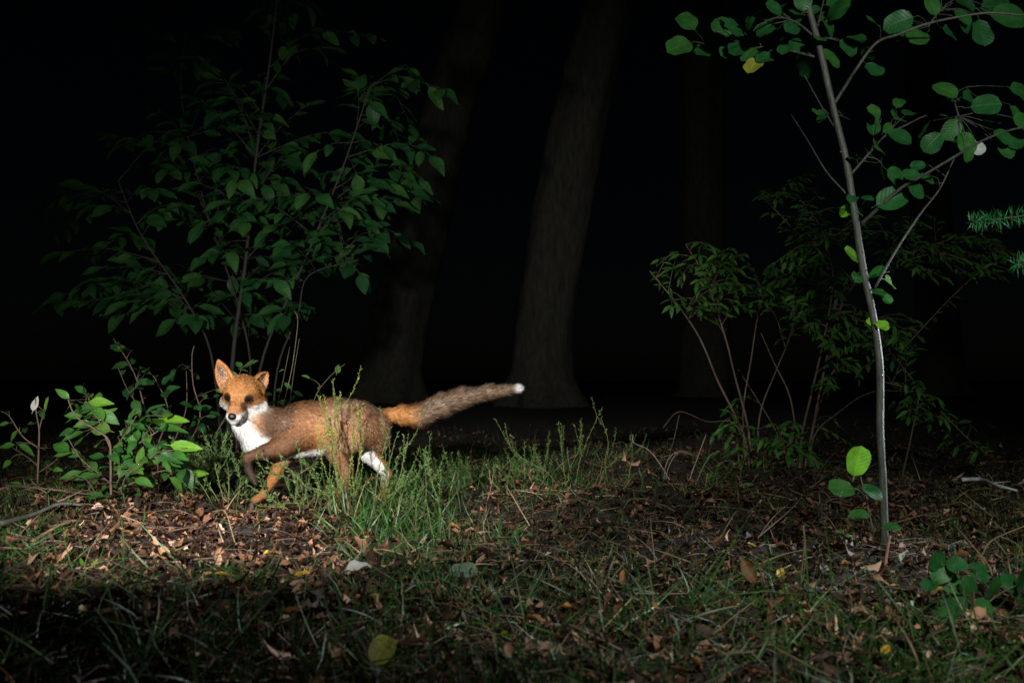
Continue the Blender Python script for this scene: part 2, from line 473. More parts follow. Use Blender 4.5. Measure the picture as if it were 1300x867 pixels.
# ------------------------------------------------------------------ trees of the wood
def tree(path, radii, label, group=None, seed=0, limbs=()):
    base = np.array(path[0]); base[2] = float(hill(base[0], base[1]))
    t = thing('tree', base, label, 'tree', group)
    r = np.random.default_rng(seed)
    pts = spline(path, 10)
    n = len(pts)
    rad = np.interp(np.linspace(0, 1, n), np.linspace(0, 1, len(radii)), radii)
    S = 40
    V = []
    ph = r.uniform(0, 6.28, 6)
    T = np.gradient(pts, axis=0)
    for i in range(n):
        tt = nrm(T[i]); a = nrm(np.cross(tt, [0, 1, 0.1])); b = np.cross(tt, a)
        for k in range(S):
            th = 2 * math.pi * k / S
            flare = max(0.0, 1 - (pts[i][2] - base[2]) / 0.7) ** 2
            q = 1 + 0.05 * math.sin(3 * th + ph[0] + i * .15) + 0.03 * math.sin(7 * th + ph[1] - i * .2) + 0.035 * r.normal() * .6 \
                + flare * (0.35 + 0.22 * math.sin(5 * th + ph[2]))
            V.append(pts[i] + rad[i] * q * (math.cos(th) * a + math.sin(th) * b))
    Fq = [(i * S + k, i * S + (k + 1) % S, (i + 1) * S + (k + 1) % S, (i + 1) * S + k) for i in range(n - 1) for k in range(S)]
    part('trunk', np.array(V), [np.array(Fq)], M_bark, t)
    top = pts[-1]
    for j in range(3):
        an = ph[j] + 2.1 * j
        q = spline([top - (0, 0, .6 + .5 * j), top + (.8 * math.cos(an), .8 * math.sin(an), .5 - .3 * j), top + (1.7 * math.cos(an), 1.7 * math.sin(an), 1.6)], 6)
        Vt, Ft = tube(q, (radii[-1] * .5, radii[-1] * .12), 8, .05)
        part('limb', Vt, Ft, M_bark, t)
    # crown high above
    B = Batch()
    Ms = []
    for j in range(260):
        c = top + np.array([r.normal(0, 1.1), r.normal(0, 1.1), 1.3 + abs(r.normal(0, .9))])
        Ms.append(frame(c, nrm(r.normal(size=3)), nrm(r.normal(size=3) + [0, 0, 1]), r.uniform(.16, .3)))
    scatter(B, T_haz[:2], Ms)
    B.build('crown', M_deep_i, t, 'stuff')
    return t

def tpath(pts, Y, z_to=8.5):
    q = [P(px, py, Y) for px, py in pts]
    q[0][2] = -0.15
    d = q[-1] - q[-2]; d = d / d[2]
    q.append(q[-1] + d * max(0.5, z_to - q[-1][2]))
    return q

tree(tpath([(688, 525), (688, 430), (708, 300), (735, 160), (768, 20)], 14.5), [.50, .42, .41, .40, .37, .3], 'thick leaning tree trunk standing behind the tail of the fox', seed=1)
tree(tpath([(492, 530), (505, 420), (535, 280), (570, 140), (612, 10)], 16.5), [.55, .48, .44, .42, .40, .3], 'faint pale tree trunk rising behind the back of the fox', seed=2)
tree(tpath([(898, 520), (896, 400), (892, 250), (890, 100), (888, 0)], 23.0), [.6, .55, .53, .50, .5, .4], 'barely visible dark trunk standing behind the many-stemmed bush', seed=3)
tree(tpath([(1196, 520), (1190, 400), (1182, 250), (1175, 100), (1170, 0)], 24.0), [.55, .48, .46, .45, .44, .4], 'barely visible dark trunk in the wood behind the slim sapling', seed=4)

# ------------------------------------------------------------------ plants
def poly_pts(px_list, Y, dY=0.0, n=5):
    m = len(px_list)
    return spline([P(x, y, Y + dY * i / max(1, m - 1)) for i, (x, y) in enumerate(px_list)], n)

class Plant:
    def __init__(s, name, base, label, cat, group=None):
        s.root = thing(name, base, label, cat, group); s.lines = []; s.tw = Batch(); s.ntw = 0
    def stem(s, name, pts, r, mat, sides=6):
        V, Fs = tube(pts, r, sides, .04)
        s.lines.append(pts)
        return part(name, V, Fs, mat, s.root)
    def nearest(s, p):
        A = np.vstack(s.lines)
        d = np.linalg.norm(A - p, axis=1)
        return A[np.argmin(d)], d.min()
    def twig(s, a, b, r):
        m = (a + b) / 2 + rng.normal(0, .06, 3) * np.linalg.norm(b - a) + [0, 0, .06 * np.linalg.norm(b - a)]
        V, Fs = tube(spline([a, m, b], 3), (r, r * .7), 4)
        s.tw.add(V, Fs); s.ntw += 1
    def finish(s, mat):
        if s.ntw: s.tw.build('twigs', mat, s.root, 'stuff')

def listed_leaves(pl, lst, conv, Y, meshes, spread=.06, facing=0.8, lenk=1.0, special={}):
    for i, it in enumerate(lst):
        cx, cy, ln = it[:3]
        px, py, lpx = conv(cx, cy, ln)
        Yq = None
        c0 = P(px, py, Y)
        q, dd = pl.nearest(c0)
        yy = q[1] + rng.normal(0, spread)
        c = P(px, py, yy)
        Lr = lpx / F * yy * lenk
        d = c - q
        if len(it) > 3: d = np.array([math.cos(it[3]), rng.normal(0, .25), math.sin(it[3])])
        else:
            d = nrm(d + 1e-4) + np.array([rng.normal(0, .25), rng.normal(0, .30), rng.normal(-.12, .2)])
        d = nrm(d)
        nh = nrm(np.array([rng.normal(0, .35), -facing + rng.normal(0, .3), .75 + rng.normal(0, .25)]))
        base = c - d * Lr * .5
        st = base - d * Lr * .15
        if np.linalg.norm(st - q) > .006: pl.twig(q, st, .0012)
        me = special.get(i) or meshes[int(rng.integers(len(meshes)))]
        leaf_obj(me, frame(base, d, nh, Lr), pl.root)

ME_buck = [mesh_of(t, 'buckthorn_leaf', M_shrub) for t in T_buck]
ME_buckb = [mesh_of(t, 'fresh_leaf', M_bright) for t in T_buck[:2]]
ME_alder = [mesh_of(t, 'alder_leaf', M_alder) for t in T_alder]
ME_alderb = [mesh_of(t, 'lit_alder_leaf', M_bright) for t in T_alder[:3]]
ME_aldy = mesh_of(T_alder[1], 'yellowing_alder_leaf', M_yellowing)
ME_aldp = mesh_of(T_alder[2], 'pale_alder_leaf', M_pale)
ME_haz = [mesh_of(t, 'hazel_leaf', M_deep) for t in T_haz]
ME_nar = [mesh_of(t, 'narrow_leaf', M_small) for t in T_nar]

# --- slim alder sapling
def alder_sapling():
    Y = 2.33
    b = G(1122, 700)
    pl = Plant('alder_sapling', b, 'slim young alder with grey bark and round leaves, bare lower trunk', 'sapling')
    tr = [(1019, -60), (1022, -10), (1040, 60), (1056, 130), (1074, 205), (1086, 280), (1096, 345), (1109, 405), (1117, 470), (1117, 540), (1120, 600), (1122, 655), (1123, 712)]
    pts = poly_pts(tr[::-1], Y, -0.02)
    pl.stem('trunk', pts, (.0098, .0075), M_alderb, 10)
    c = lambda x, y: (820 + x / 2.708, y / 2.708)
    br = [
        ([(645, 362), (690, 290), (722, 240), (790, 150), (865, 120), (960, 85), (1060, 62), (1180, 45), (1290, 52), (1340, 40)], -.25, .0042),
        ([(592, 140), (520, 80), (450, 62), (380, 90)], -.12, .003),
        ([(596, 200), (480, 172), (400, 165), (300, 168), (180, 150)], .15, .003),
        ([(590, 90), (600, 50), (616, -20)], .05, .003),
        ([(738, 772), (800, 715), (880, 645), (960, 600), (1060, 540), (1150, 488), (1240, 452), (1340, 430)], -.3, .0045),
        ([(705, 600), (770, 525), (820, 470), (900, 428), (980, 395), (1080, 410), (1200, 450)], .2, .0032),
        ([(786, 990), (860, 860), (940, 740), (1010, 650), (1060, 545)], -.08, .0032),
        ([(690, 668), (620, 590), (560, 490), (500, 395)], .12, .0022),
        ([(655, 450), (600, 360), (545, 260)], -.1, .0022),
        ([(970, 92), (1010, 40), (1060, 10), (1130, -20)], .1, .0025),
        ([(1075, 400), (1060, 330), (1100, 300)], .05, .002),
    ]
    for q, dy, r in br:
        pl.stem('branch', poly_pts([c(*p) for p in q], Y, dy), (r, r * .4), M_alderb, 6)
    conv = lambda x, y, l: (820 + x / 2.708, y / 2.708, l / 2.708)
    A = [(115, 160, 85), (140, 75, 72), (215, 170, 75), (270, 90, 58), (370, 225, 64), (410, 200, 60), (360, 180, 52), (310, 170, 62), (430, 50, 52), (465, 30, 48),
         (505, 95, 56), (355, 80, 44), (548, 222, 84), (650, 35, 80), (575, 35, 42), (635, 100, 62), (640, 195, 70), (720, 138, 66), (698, 160, 62), (763, 187, 58),
         (780, 75, 62), (870, 75, 84), (935, 130, 84), (985, 20, 62), (1050, 110, 58), (1095, 20, 80), (1090, 55, 62), (1155, 115, 84, -1.45), (1210, 18, 90, .1), (1250, 55, 104, -.15),
         (785, 240, 62), (1035, 305, 76), (1025, 350, 66), (1120, 338, 76), (1170, 360, 82), (870, 350, 44), (905, 385, 52), (790, 385, 52), (780, 430, 62), (870, 400, 72),
         (830, 440, 34), (875, 468, 72), (805, 500, 72), (1050, 447, 66), (985, 490, 68), (1105, 485, 72), (1110, 530, 48), (1250, 480, 92), (1240, 515, 62), (1190, 420, 54),
         (1145, 510, 40), (770, 525, 48), (740, 545, 48), (710, 545, 38), (815, 580, 74), (860, 605, 64), (915, 603, 62), (930, 655, 66), (845, 685, 92), (710, 680, 44),
         (690, 725, 48), (732, 728, 44), (760, 680, 38), (935, 570, 44), (610, 400, 50), (590, 385, 44), (680, 400, 54), (1290, 310, 70), (1300, 420, 70), (1270, 390, 50),
         (520, 150, 54), (450, 130, 50), (480, 160, 54), (600, 130, 46), (340, 150, 50), (890, 110, 50), (830, 85, 46)]
    for k in range(40):
        ln_ = pl.lines[1 + int(rng.integers(7))] if k % 8 else pl.lines[10]
        if ln_ is pl.lines[7]: continue
        q_ = ln_[int(rng.integers(len(ln_) // 3, len(ln_)))]
        A.append(((CX + q_[0] / q_[1] * F + rng.normal(0, 14) - 820) * 2.708, (480 - (q_[2] - CAMH) / q_[1] * F + rng.normal(0, 11)) * 2.708, rng.uniform(45, 75)))
    listed_leaves(pl, A, conv, Y, ME_alder, .04, facing=1.5, lenk=1.22, special={4: ME_aldy, 50: ME_aldp, 60: ME_alderb[0], 61: ME_alderb[1]})
    conv2 = lambda x, y, l: (800 + x / 2.408, 290 + y / 2.408, l / 2.408)
    Bl = [(678, 80, 58, 2.5), (697, 145, 44), (753, 130, 54), (795, 165, 54), (760, 195, 52), (785, 215, 34), (740, 285, 34), (772, 296, 40, -.2), (765, 640, 32)]
    listed_leaves(pl, Bl, conv2, Y, ME_alder, .02, facing=1.3, lenk=1.15, special={0: ME_alderb[0], 3: ME_alderb[1], 6: ME_alderb[2], 7: ME_alderb[0], 8: ME_alderb[1]})
    # tuft of dead bud scales on the bark
    V, Fs = tube(spline([P(1067, 193, Y - .012), P(1069, 193, Y - .02)], 3), (.0035, .001), 5)
    part('bud', V, Fs, M_rust, pl.root)
    pl.finish(M_alderb)
alder_sapling()

# --- seedling with one round leaf, flash light painted into its green
def alder_seedling():
    Y = 2.2
    b = G(1108, 668)
    pl = Plant('alder_seedling', b, 'knee-high seedling with a round leaf coloured as if lit beside the bare sapling trunk', 'seedling')
    c = lambda x, y: (800 + x / 2.408, 290 + y / 2.408)
    pl.stem('stem', poly_pts([(1108, 672), (1103, 650), (1096, 620), (1091, 600)], Y), (.002, .0013), M_stemb, 5)
    pl.stem('branch', poly_pts([(1098, 630), (1090, 622), (1084, 620)], Y, -.02), (.0013, .001), M_stemb, 5)
    for (px, py, L, ang, me, nh) in ((1089, 585, 40, 1.35, ME_alderb[0], (.1, -1, .35)), (1068, 620, 36, 3.05, ME_alder[0], (0, -.8, .7)),
                                     (1108, 625, 30, -.4, ME_alder[1], (0, -.6, .8)), (1092, 652, 26, 3.0, ME_alder[3], (0, -.5, .9)), (1132, 668, 22, .2, ME_alder[2], (0, -.4, .9))):
        cc = P(px, py, Y - .02); Lr = L / F * Y
        d = nrm(np.array([math.cos(ang), -.15, math.sin(ang)]))
        base = cc - d * Lr * .5
        q, _ = pl.nearest(base)
        pl.twig(q, base - d * Lr * .12, .001)
        leaf_obj(me, frame(base, d, np.array(nh, float), Lr), pl.root)
    pl.finish(M_stemb)
alder_seedling()

# --- leafy shrub in front at the left
def front_shrub():
    Y = 3.0
    cv = lambda x, y: (x / 3.467, 430 + y / 3.467)
    conv = lambda x, y, l: (x / 3.467, 430 + y / 3.467, l / 3.467)
    pl = Plant('buckthorn_shrub', P(141, 640, Y) * [1, 1, 0], 'leafy bright green buckthorn shrub, dense and low, beside the face of the fox', 'shrub', None)
    for q, dy, r in [([(490, 760), (488, 640), (487, 560), (480, 450), (420, 400), (355, 360), (320, 320), (300, 268)], -.1, .004),
                     ([(485, 480), (450, 400), (420, 320), (380, 280), (380, 235), (330, 210)], .12, .0025),
                     ([(490, 520), (530, 450), (570, 390), (600, 340)], -.1, .0025),
                     ([(490, 560), (560, 500), (640, 440), (700, 400), (720, 340)], .05, .0028),
                     ([(500, 600), (600, 560), (700, 500), (760, 490), (820, 480)], -.12, .0026),
                     ([(520, 660), (620, 620), (720, 580), (860, 600)], .08, .0024),
                     ([(490, 640), (430, 590), (350, 520), (290, 420)], -.12, .0026),
                     ([(560, 770), (540, 660), (560, 600), (640, 540)], -.1, .0024),
                     ([(430, 770), (420, 690), (380, 620), (300, 590)], -.15, .0024)]:
        pl.stem('stem', poly_pts([cv(*p) for p in q], Y, dy), (r, r * .45), M_stemb, 6)
    L1 = [(275, 240, 64, 2.4), (350, 220, 64, 2.7), (375, 290, 64), (445, 280, 92, .0), (480, 345, 88, -.6), (430, 390, 124, 2.9), (290, 410, 64), (430, 465, 78), (590, 330, 60, .9), (675, 303, 86, .65),
          (775, 357, 108, -.05), (770, 393, 112, .0), (615, 365, 62), (655, 375, 84), (560, 405, 62), (650, 450, 94), (600, 410, 72), (735, 465, 84), (820, 475, 122, -.1), (785, 510, 94),
          (690, 500, 104, .1), (500, 515, 84), (620, 520, 94), (560, 540, 64), (440, 570, 84), (430, 598, 64), (560, 600, 64), (590, 635, 54), (865, 595, 104, .1), (725, 600, 64),
          (785, 640, 84, -.8), (650, 620, 84, -.3), (270, 505, 72), (310, 600, 84), (345, 645, 64), (460, 725, 84, -.9), (400, 690, 104, 3.1), (530, 650, 46), (555, 725, 64), (480, 780, 44),
          (740, 555, 64), (510, 705, 64), (245, 510, 54), (370, 520, 64), (600, 685, 54), (520, 480, 60), (580, 470, 70), (470, 620, 60), (540, 560, 54), (610, 580, 60), (390, 330, 50), (340, 450, 56)]
    for k in range(75):
        ln_ = pl.lines[int(rng.integers(len(pl.lines)))]; q_ = ln_[int(rng.integers(len(ln_) // 4, len(ln_)))]
        ux = CX + q_[0] / q_[1] * F + rng.normal(0, 9); uy = 480 - (q_[2] - CAMH) / q_[1] * F + rng.normal(0, 8)
        L1.append((ux * 3.467, (min(uy, 640) - 430) * 3.467, rng.uniform(55, 100)))
    sp = {i: ME_buckb[i % 2] for i in (3, 10, 13, 18, 28, 35)}
    sp[31] = ME_buckb[0]
    listed_leaves(pl, L1, conv, Y, ME_buck, .05, facing=1.0, lenk=1.15, special=sp)
    pl.finish(M_stemb)
    p2 = Plant('buckthorn_shrub', P(48, 615, Y) * [1, 1, 0], 'thin small-leaved shrub with two upright pale shoots, at the foot of the mossy rise', 'shrub', None)
    for q, dy, r in [([(165, 640), (170, 500), (172, 400), (160, 330), (155, 260)], 0, .003), ([(170, 480), (100, 430), (40, 340), (5, 320)], -.08, .0024), ([(172, 400), (190, 330), (203, 260)], .05, .002),
                     ([(168, 560), (120, 520), (40, 470)], .06, .002), ([(168, 590), (240, 540), (275, 500)], -.05, .002)]:
        p2.stem('stem', poly_pts([cv(*p) for p in q], Y, dy), (r, r * .5), M_stemb, 6)
    L2 = [(120, 485, 84, -.6), (60, 425, 64), (155, 285, 74, 1.5), (205, 285, 64, 1.3), (185, 330, 64), (35, 315, 46), (40, 380, 72), (110, 400, 54), (30, 470, 64), (130, 605, 64), (70, 635, 54),
          (15, 375, 50), (140, 370, 46), (210, 540, 60), (100, 560, 60), (30, 550, 60), (250, 575, 60), (200, 480, 40)]
    listed_leaves(p2, L2, conv, Y, ME_buck, .04, special={2: ME_aldp and mesh_of(T_buck[0], 'pale_shoot_leaf', M_pale), 3: ME_buckb[0]})
    p2.finish(M_stemb)
    Y3 = 3.75
    p3 = Plant('buckthorn_shrub', P(210, 600, Y3) * [1, 1, 0], 'shaded dark green shrub between the bright shrub and the fox', 'shrub', None)
    for q, dy, r in [([(700, 700), (690, 520), (640, 320), (590, 150), (500, 0)], .1, .004), ([(690, 480), (740, 320), (690, 190), (660, 150)], -.1, .003), ([(720, 700), (800, 520), (880, 350), (850, 200), (845, 80), (855, 30)], 0, .003),
                     ([(700, 600), (780, 420), (820, 300), (820, 140)], .15, .003), ([(720, 660), (880, 520), (960, 400), (1000, 330)], .1, .003), ([(640, 320), (570, 240), (520, 130)], -.1, .0025)]:
        p3.stem('stem', poly_pts([cv(*p) for p in q], Y3, dy), (r, r * .4), M_stemb, 6)
    L3 = [(525, 45, 84, 3.0), (520, 115, 94, 3.1), (640, 125, 72), (580, 100, 64), (760, 165, 84), (685, 160, 44), (660, 190, 72), (575, 232, 94), (730, 240, 84), (800, 133, 64), (600, 300, 84), (740, 297, 72),
          (820, 290, 78), (870, 300, 64), (830, 430, 72), (845, 375, 54), (900, 250, 44), (880, 350, 50), (950, 330, 60), (900, 430, 70), (960, 420, 60), (990, 360, 50), (870, 500, 60), (930, 500, 60), (800, 540, 60),
          (700, 330, 70), (650, 250, 70), (620, 190, 60), (760, 350, 60), (690, 400, 70), (640, 360, 70), (1000, 440, 50), (720, 560, 60), (780, 600, 60), (850, 580, 60), (955, 250, 40), (610, 420, 60)]
    L3 += [(a + rng.normal(0, 25), b + rng.normal(0, 25), c * .9) for a, b, c in [t[:3] for t in L3]]
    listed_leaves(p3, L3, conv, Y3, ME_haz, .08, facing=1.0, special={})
    p3.finish(M_stemb)
front_shrub()

def inside(poly, x, y):
    c = False; j = len(poly) - 1
    for i in range(len(poly)):
        xi, yi = poly[i]; xj, yj = poly[j]
        if (yi > y) != (yj > y) and x < (xj - xi) * (y - yi) / (yj - yi) + xi: c = not c
        j = i
    return c

def spray_bush(name, label, base_px, Y, stems, polys, nspray, Lr, meshes, tmpls, mass_mat, bark, step, droop, depth, limit=300, leaf_from=.25, run=(.25, .6), cat='shrub', stem_r=.009, facing=.75):
    pl = Plant(name, P(base_px[0], base_px[1], Y) * [1, 1, 0], label, cat)
    for q, dy, r in stems:
        pts = poly_pts(q, Y, dy)
        pl.stem('stem', pts, (r, r * .35), bark, 7)
    allm = []
    main = np.vstack(pl.lines)
    for poly, ns in zip(polys, nspray):
        xs = [p[0] for p in poly]; ys = [p[1] for p in poly]
        k = 0
        while k < ns:
            x, y = rng.uniform(min(xs), max(xs)), rng.uniform(min(ys), max(ys))
            if not inside(poly, x, y): continue
            k += 1
            tip = P(x, y, Y + rng.normal(0, depth))
            cand = main[(main[:, 2] < tip[2] + .1)]
            if not len(cand): cand = main
            dd = np.linalg.norm((cand - tip) * [1, 1, 1.2], axis=1)
            st = cand[np.argsort(dd)[int(rng.integers(0, 4))]]
            vec = tip - st; ln = np.linalg.norm(vec)
            mid = st + vec * .5 + np.array([0, 0, .12 * ln]) + rng.normal(0, .04 * ln, 3)
            pts = spline([st, mid, tip], 10)
            V, Fs = tube(pts[::2], (.003 if ln > .3 else .002, .0009), 5)
            pl.tw.add(V, Fs); pl.ntw += 1
            seg = np.concatenate([[0], np.cumsum(np.linalg.norm(np.diff(pts, axis=0), axis=1))])
            s = max(seg[-1] * leaf_from, seg[-1] - run[1]); side = 1
            while s < seg[-1]:
                p = np.array([np.interp(s, seg, pts[:, a]) for a in range(3)])
                tdir = nrm(np.array([np.interp(min(s + .03, seg[-1]), seg, pts[:, a]) for a in range(3)]) - p + 1e-5)
                lat = nrm(np.cross(tdir, [0, 0, 1]) + rng.normal(0, .15, 3)) * side
                d = nrm(lat * .8 + tdir * .6 + np.array([0, 0, -droop]) + rng.normal(0, .18, 3))
                nh = nrm(np.array([rng.normal(0, .3), -facing + rng.normal(0, .35), 1.0]))
                L = Lr * rng.uniform(.65, 1.2)
                allm.append(frame(p + d * L * .12, d, nh, L))
                side = -side; s += step * rng.uniform(.7, 1.3)
            d = nrm(tip - mid + [0, 0, -droop * .2]); allm.append(frame(tip, d, np.array([0, -facing, 1.0]), Lr))
    allm = np.array(allm)
    # the leaves nearest to the path one by one, the rest as one mass
    order = np.argsort(allm[:, 1, 3])
    for i in order[:limit]:
        leaf_obj(meshes[int(rng.integers(len(meshes)))], allm[i], pl.root)
    if len(order) > limit:
        B = Batch(); scatter(B, tmpls, allm[order[limit:]])
        B.build('foliage', mass_mat, pl.root, 'stuff')
    pl.finish(bark)
    return pl

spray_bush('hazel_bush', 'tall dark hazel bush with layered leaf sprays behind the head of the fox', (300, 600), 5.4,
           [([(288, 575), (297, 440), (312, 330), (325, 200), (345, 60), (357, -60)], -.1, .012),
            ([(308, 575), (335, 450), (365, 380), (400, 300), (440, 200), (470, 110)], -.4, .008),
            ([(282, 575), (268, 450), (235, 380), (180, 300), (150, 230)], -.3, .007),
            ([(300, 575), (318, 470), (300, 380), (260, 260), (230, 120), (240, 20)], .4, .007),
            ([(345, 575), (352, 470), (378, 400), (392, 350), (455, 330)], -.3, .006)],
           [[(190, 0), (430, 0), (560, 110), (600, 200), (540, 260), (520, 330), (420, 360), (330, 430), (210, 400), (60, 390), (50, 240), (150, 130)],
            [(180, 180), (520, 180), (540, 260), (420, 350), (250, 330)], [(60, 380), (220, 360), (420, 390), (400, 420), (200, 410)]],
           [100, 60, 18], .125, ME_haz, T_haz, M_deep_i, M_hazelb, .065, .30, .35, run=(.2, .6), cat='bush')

c2 = lambda x, y: (800 + x / 2.408, 290 + y / 2.408)
spray_bush('honeysuckle_bush', 'many-stemmed dim bush with small narrow leaves behind the slim sapling', (985, 610), 4.2,
           [([c2(*p) for p in q], dy, r) for q, dy, r in [
               ([(370, 800), (350, 640), (270, 470), (215, 340), (150, 240), (60, 130)], -.1, .006), ([(380, 800), (360, 610), (320, 450), (290, 330), (230, 150), (170, 50)], .1, .006),
               ([(360, 800), (345, 570), (370, 400), (390, 270), (420, 170)], .2, .005), ([(390, 780), (395, 580), (440, 450), (500, 310)], -.2, .005),
               ([(520, 800), (510, 670), (490, 520), (440, 410), (400, 320)], .1, .005), ([(520, 800), (522, 650), (560, 480), (600, 300), (620, 150), (600, 40)], -.1, .006),
               ([(530, 800), (545, 660), (600, 480), (640, 400), (700, 250)], .1, .005), ([(500, 800), (470, 680), (430, 590), (330, 430)], .15, .004),
               ([(550, 800), (560, 640), (640, 560), (740, 500), (880, 500)], -.1, .004),
               ([(815, 840), (840, 720), (862, 620), (880, 500), (830, 420), (780, 360)], -.2, .005), ([(780, 470), (880, 500), (950, 560), (1030, 640), (1090, 690)], -.2, .004),
               ([(540, 700), (640, 250), (760, 120), (900, 60), (1080, 40), (1190, 90)], .3, .006), ([(600, 60), (520, 20), (440, -60), (400, -100)], .2, .004)]],
           [[(820, 335), (870, 310), (980, 320), (1060, 300), (1075, 380), (1050, 430), (960, 400), (850, 400)],
            [(960, 230), (1040, 215), (1120, 260), (1260, 290), (1300, 360), (1210, 370), (1110, 320), (980, 290)],
            [(1050, 390), (1170, 400), (1160, 450), (1090, 480), (1050, 500)],
            [(1130, 480), (1190, 500), (1250, 570), (1240, 585), (1180, 550), (1140, 530)],
            [(900, 500), (970, 540), (1090, 540), (1080, 590), (960, 610), (900, 620)]],
           [115, 75, 60, 30, 34], .052, ME_nar, T_nar, M_small_i, M_stemb, .026, .25, .18, run=(.1, .26), leaf_from=.2, cat='bush')

# --- feathery heather stalks
def needle_tmpl():
    V = np.array([(0, 0, 0), (-.16, .45, .03), (.16, .45, .03), (0, 1, -.05)], float)
    return V, [np.array([(0, 2, 1), (1, 2, 3)])], np.zeros((4, 2))
T_needle = [needle_tmpl()]

def heather(stalks, Y, label, mat, group=None, nl=.010, dens=.0035, side=3, name='heather_plant'):
    b = P(*stalks[0][0], Y) * [1, 1, 0]
    t = thing(name, b, label, 'plant', group)
    for q in stalks:
        yy = Y + rng.normal(0, .03)
        pts = poly_pts(q, yy, rng.normal(0, .05))
        lines = [(pts, .0014)]
        for k in range(side):
            i = int(rng.integers(len(pts) // 4, len(pts) - 2))
            dv = nrm(pts[i + 1] - pts[i]) + rng.normal(0, .45, 3) * [1, .8, .3]
            L = rng.uniform(.03, .09)
            lines.append((spline([pts[i], pts[i] + dv * L * .6, pts[i] + dv * L + [0, 0, .03 * L / .06]], 5), .0008))
        SB = Batch(); NB = Batch(); Ms = []
        for ln, r in lines:
            V, Fs = tube(ln, (r, r * .4), 4); SB.add(V, Fs)
            seg = np.concatenate([[0], np.cumsum(np.linalg.norm(np.diff(ln, axis=0), axis=1))])
            for s in np.arange(seg[-1] * (.25 if r > .001 else .1), seg[-1], dens):
                p = np.array([np.interp(s, seg, ln[:, a]) for a in range(3)])
                td = nrm(np.array([np.interp(min(s + .01, seg[-1]), seg, ln[:, a]) for a in range(3)]) - p + 1e-6)
                ra = rng.normal(size=3); ra = nrm(ra - td * (ra @ td))
                Ms.append(frame(p, nrm(td * .75 + ra * .8), nrm(rng.normal(size=3)), nl * rng.uniform(.5, 1.2)))
        scatter(NB, T_needle, Ms)
        st = SB.build('stem', M_stemg, t)
        NB.build('needles', mat, st, 'stuff')
    return t

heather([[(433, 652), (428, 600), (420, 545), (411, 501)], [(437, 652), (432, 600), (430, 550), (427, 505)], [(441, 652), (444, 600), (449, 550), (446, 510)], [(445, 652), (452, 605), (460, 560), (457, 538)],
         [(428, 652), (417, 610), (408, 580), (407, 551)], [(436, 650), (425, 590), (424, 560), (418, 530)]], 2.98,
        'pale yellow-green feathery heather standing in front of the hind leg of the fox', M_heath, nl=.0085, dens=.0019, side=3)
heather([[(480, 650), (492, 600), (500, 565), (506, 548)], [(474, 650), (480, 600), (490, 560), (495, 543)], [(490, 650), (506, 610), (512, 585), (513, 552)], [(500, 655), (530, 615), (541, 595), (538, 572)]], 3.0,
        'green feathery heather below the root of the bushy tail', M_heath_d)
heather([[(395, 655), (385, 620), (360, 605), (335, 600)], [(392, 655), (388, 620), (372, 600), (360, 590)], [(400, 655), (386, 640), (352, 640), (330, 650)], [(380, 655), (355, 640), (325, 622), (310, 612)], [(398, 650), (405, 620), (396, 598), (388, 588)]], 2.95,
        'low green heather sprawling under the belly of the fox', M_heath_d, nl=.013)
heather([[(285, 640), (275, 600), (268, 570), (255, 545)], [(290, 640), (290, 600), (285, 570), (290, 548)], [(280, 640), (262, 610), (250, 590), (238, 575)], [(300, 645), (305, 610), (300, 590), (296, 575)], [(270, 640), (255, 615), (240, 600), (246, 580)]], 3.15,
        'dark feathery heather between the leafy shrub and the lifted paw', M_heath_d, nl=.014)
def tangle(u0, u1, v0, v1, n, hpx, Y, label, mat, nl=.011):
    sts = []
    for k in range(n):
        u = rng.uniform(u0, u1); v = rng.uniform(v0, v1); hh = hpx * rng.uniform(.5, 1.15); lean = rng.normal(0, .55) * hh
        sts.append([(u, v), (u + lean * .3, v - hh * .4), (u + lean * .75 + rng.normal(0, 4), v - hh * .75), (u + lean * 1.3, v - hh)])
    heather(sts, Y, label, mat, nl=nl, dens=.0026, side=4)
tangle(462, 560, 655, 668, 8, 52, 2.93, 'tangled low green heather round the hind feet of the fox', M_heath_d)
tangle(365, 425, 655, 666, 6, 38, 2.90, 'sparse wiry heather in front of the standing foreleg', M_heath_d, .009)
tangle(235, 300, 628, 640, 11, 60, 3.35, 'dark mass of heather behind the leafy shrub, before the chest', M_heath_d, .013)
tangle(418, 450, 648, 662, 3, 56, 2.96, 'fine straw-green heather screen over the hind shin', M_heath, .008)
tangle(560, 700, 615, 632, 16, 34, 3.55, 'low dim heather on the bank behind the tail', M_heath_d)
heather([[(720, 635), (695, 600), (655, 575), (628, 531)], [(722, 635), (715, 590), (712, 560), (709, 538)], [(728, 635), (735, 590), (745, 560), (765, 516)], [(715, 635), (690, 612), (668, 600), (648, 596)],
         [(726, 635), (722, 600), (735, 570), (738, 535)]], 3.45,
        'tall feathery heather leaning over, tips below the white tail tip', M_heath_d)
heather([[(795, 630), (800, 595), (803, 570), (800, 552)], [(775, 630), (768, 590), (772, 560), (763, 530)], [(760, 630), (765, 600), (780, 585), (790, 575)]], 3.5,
        'thin short heather beside the bare forked twig', M_heath_d)

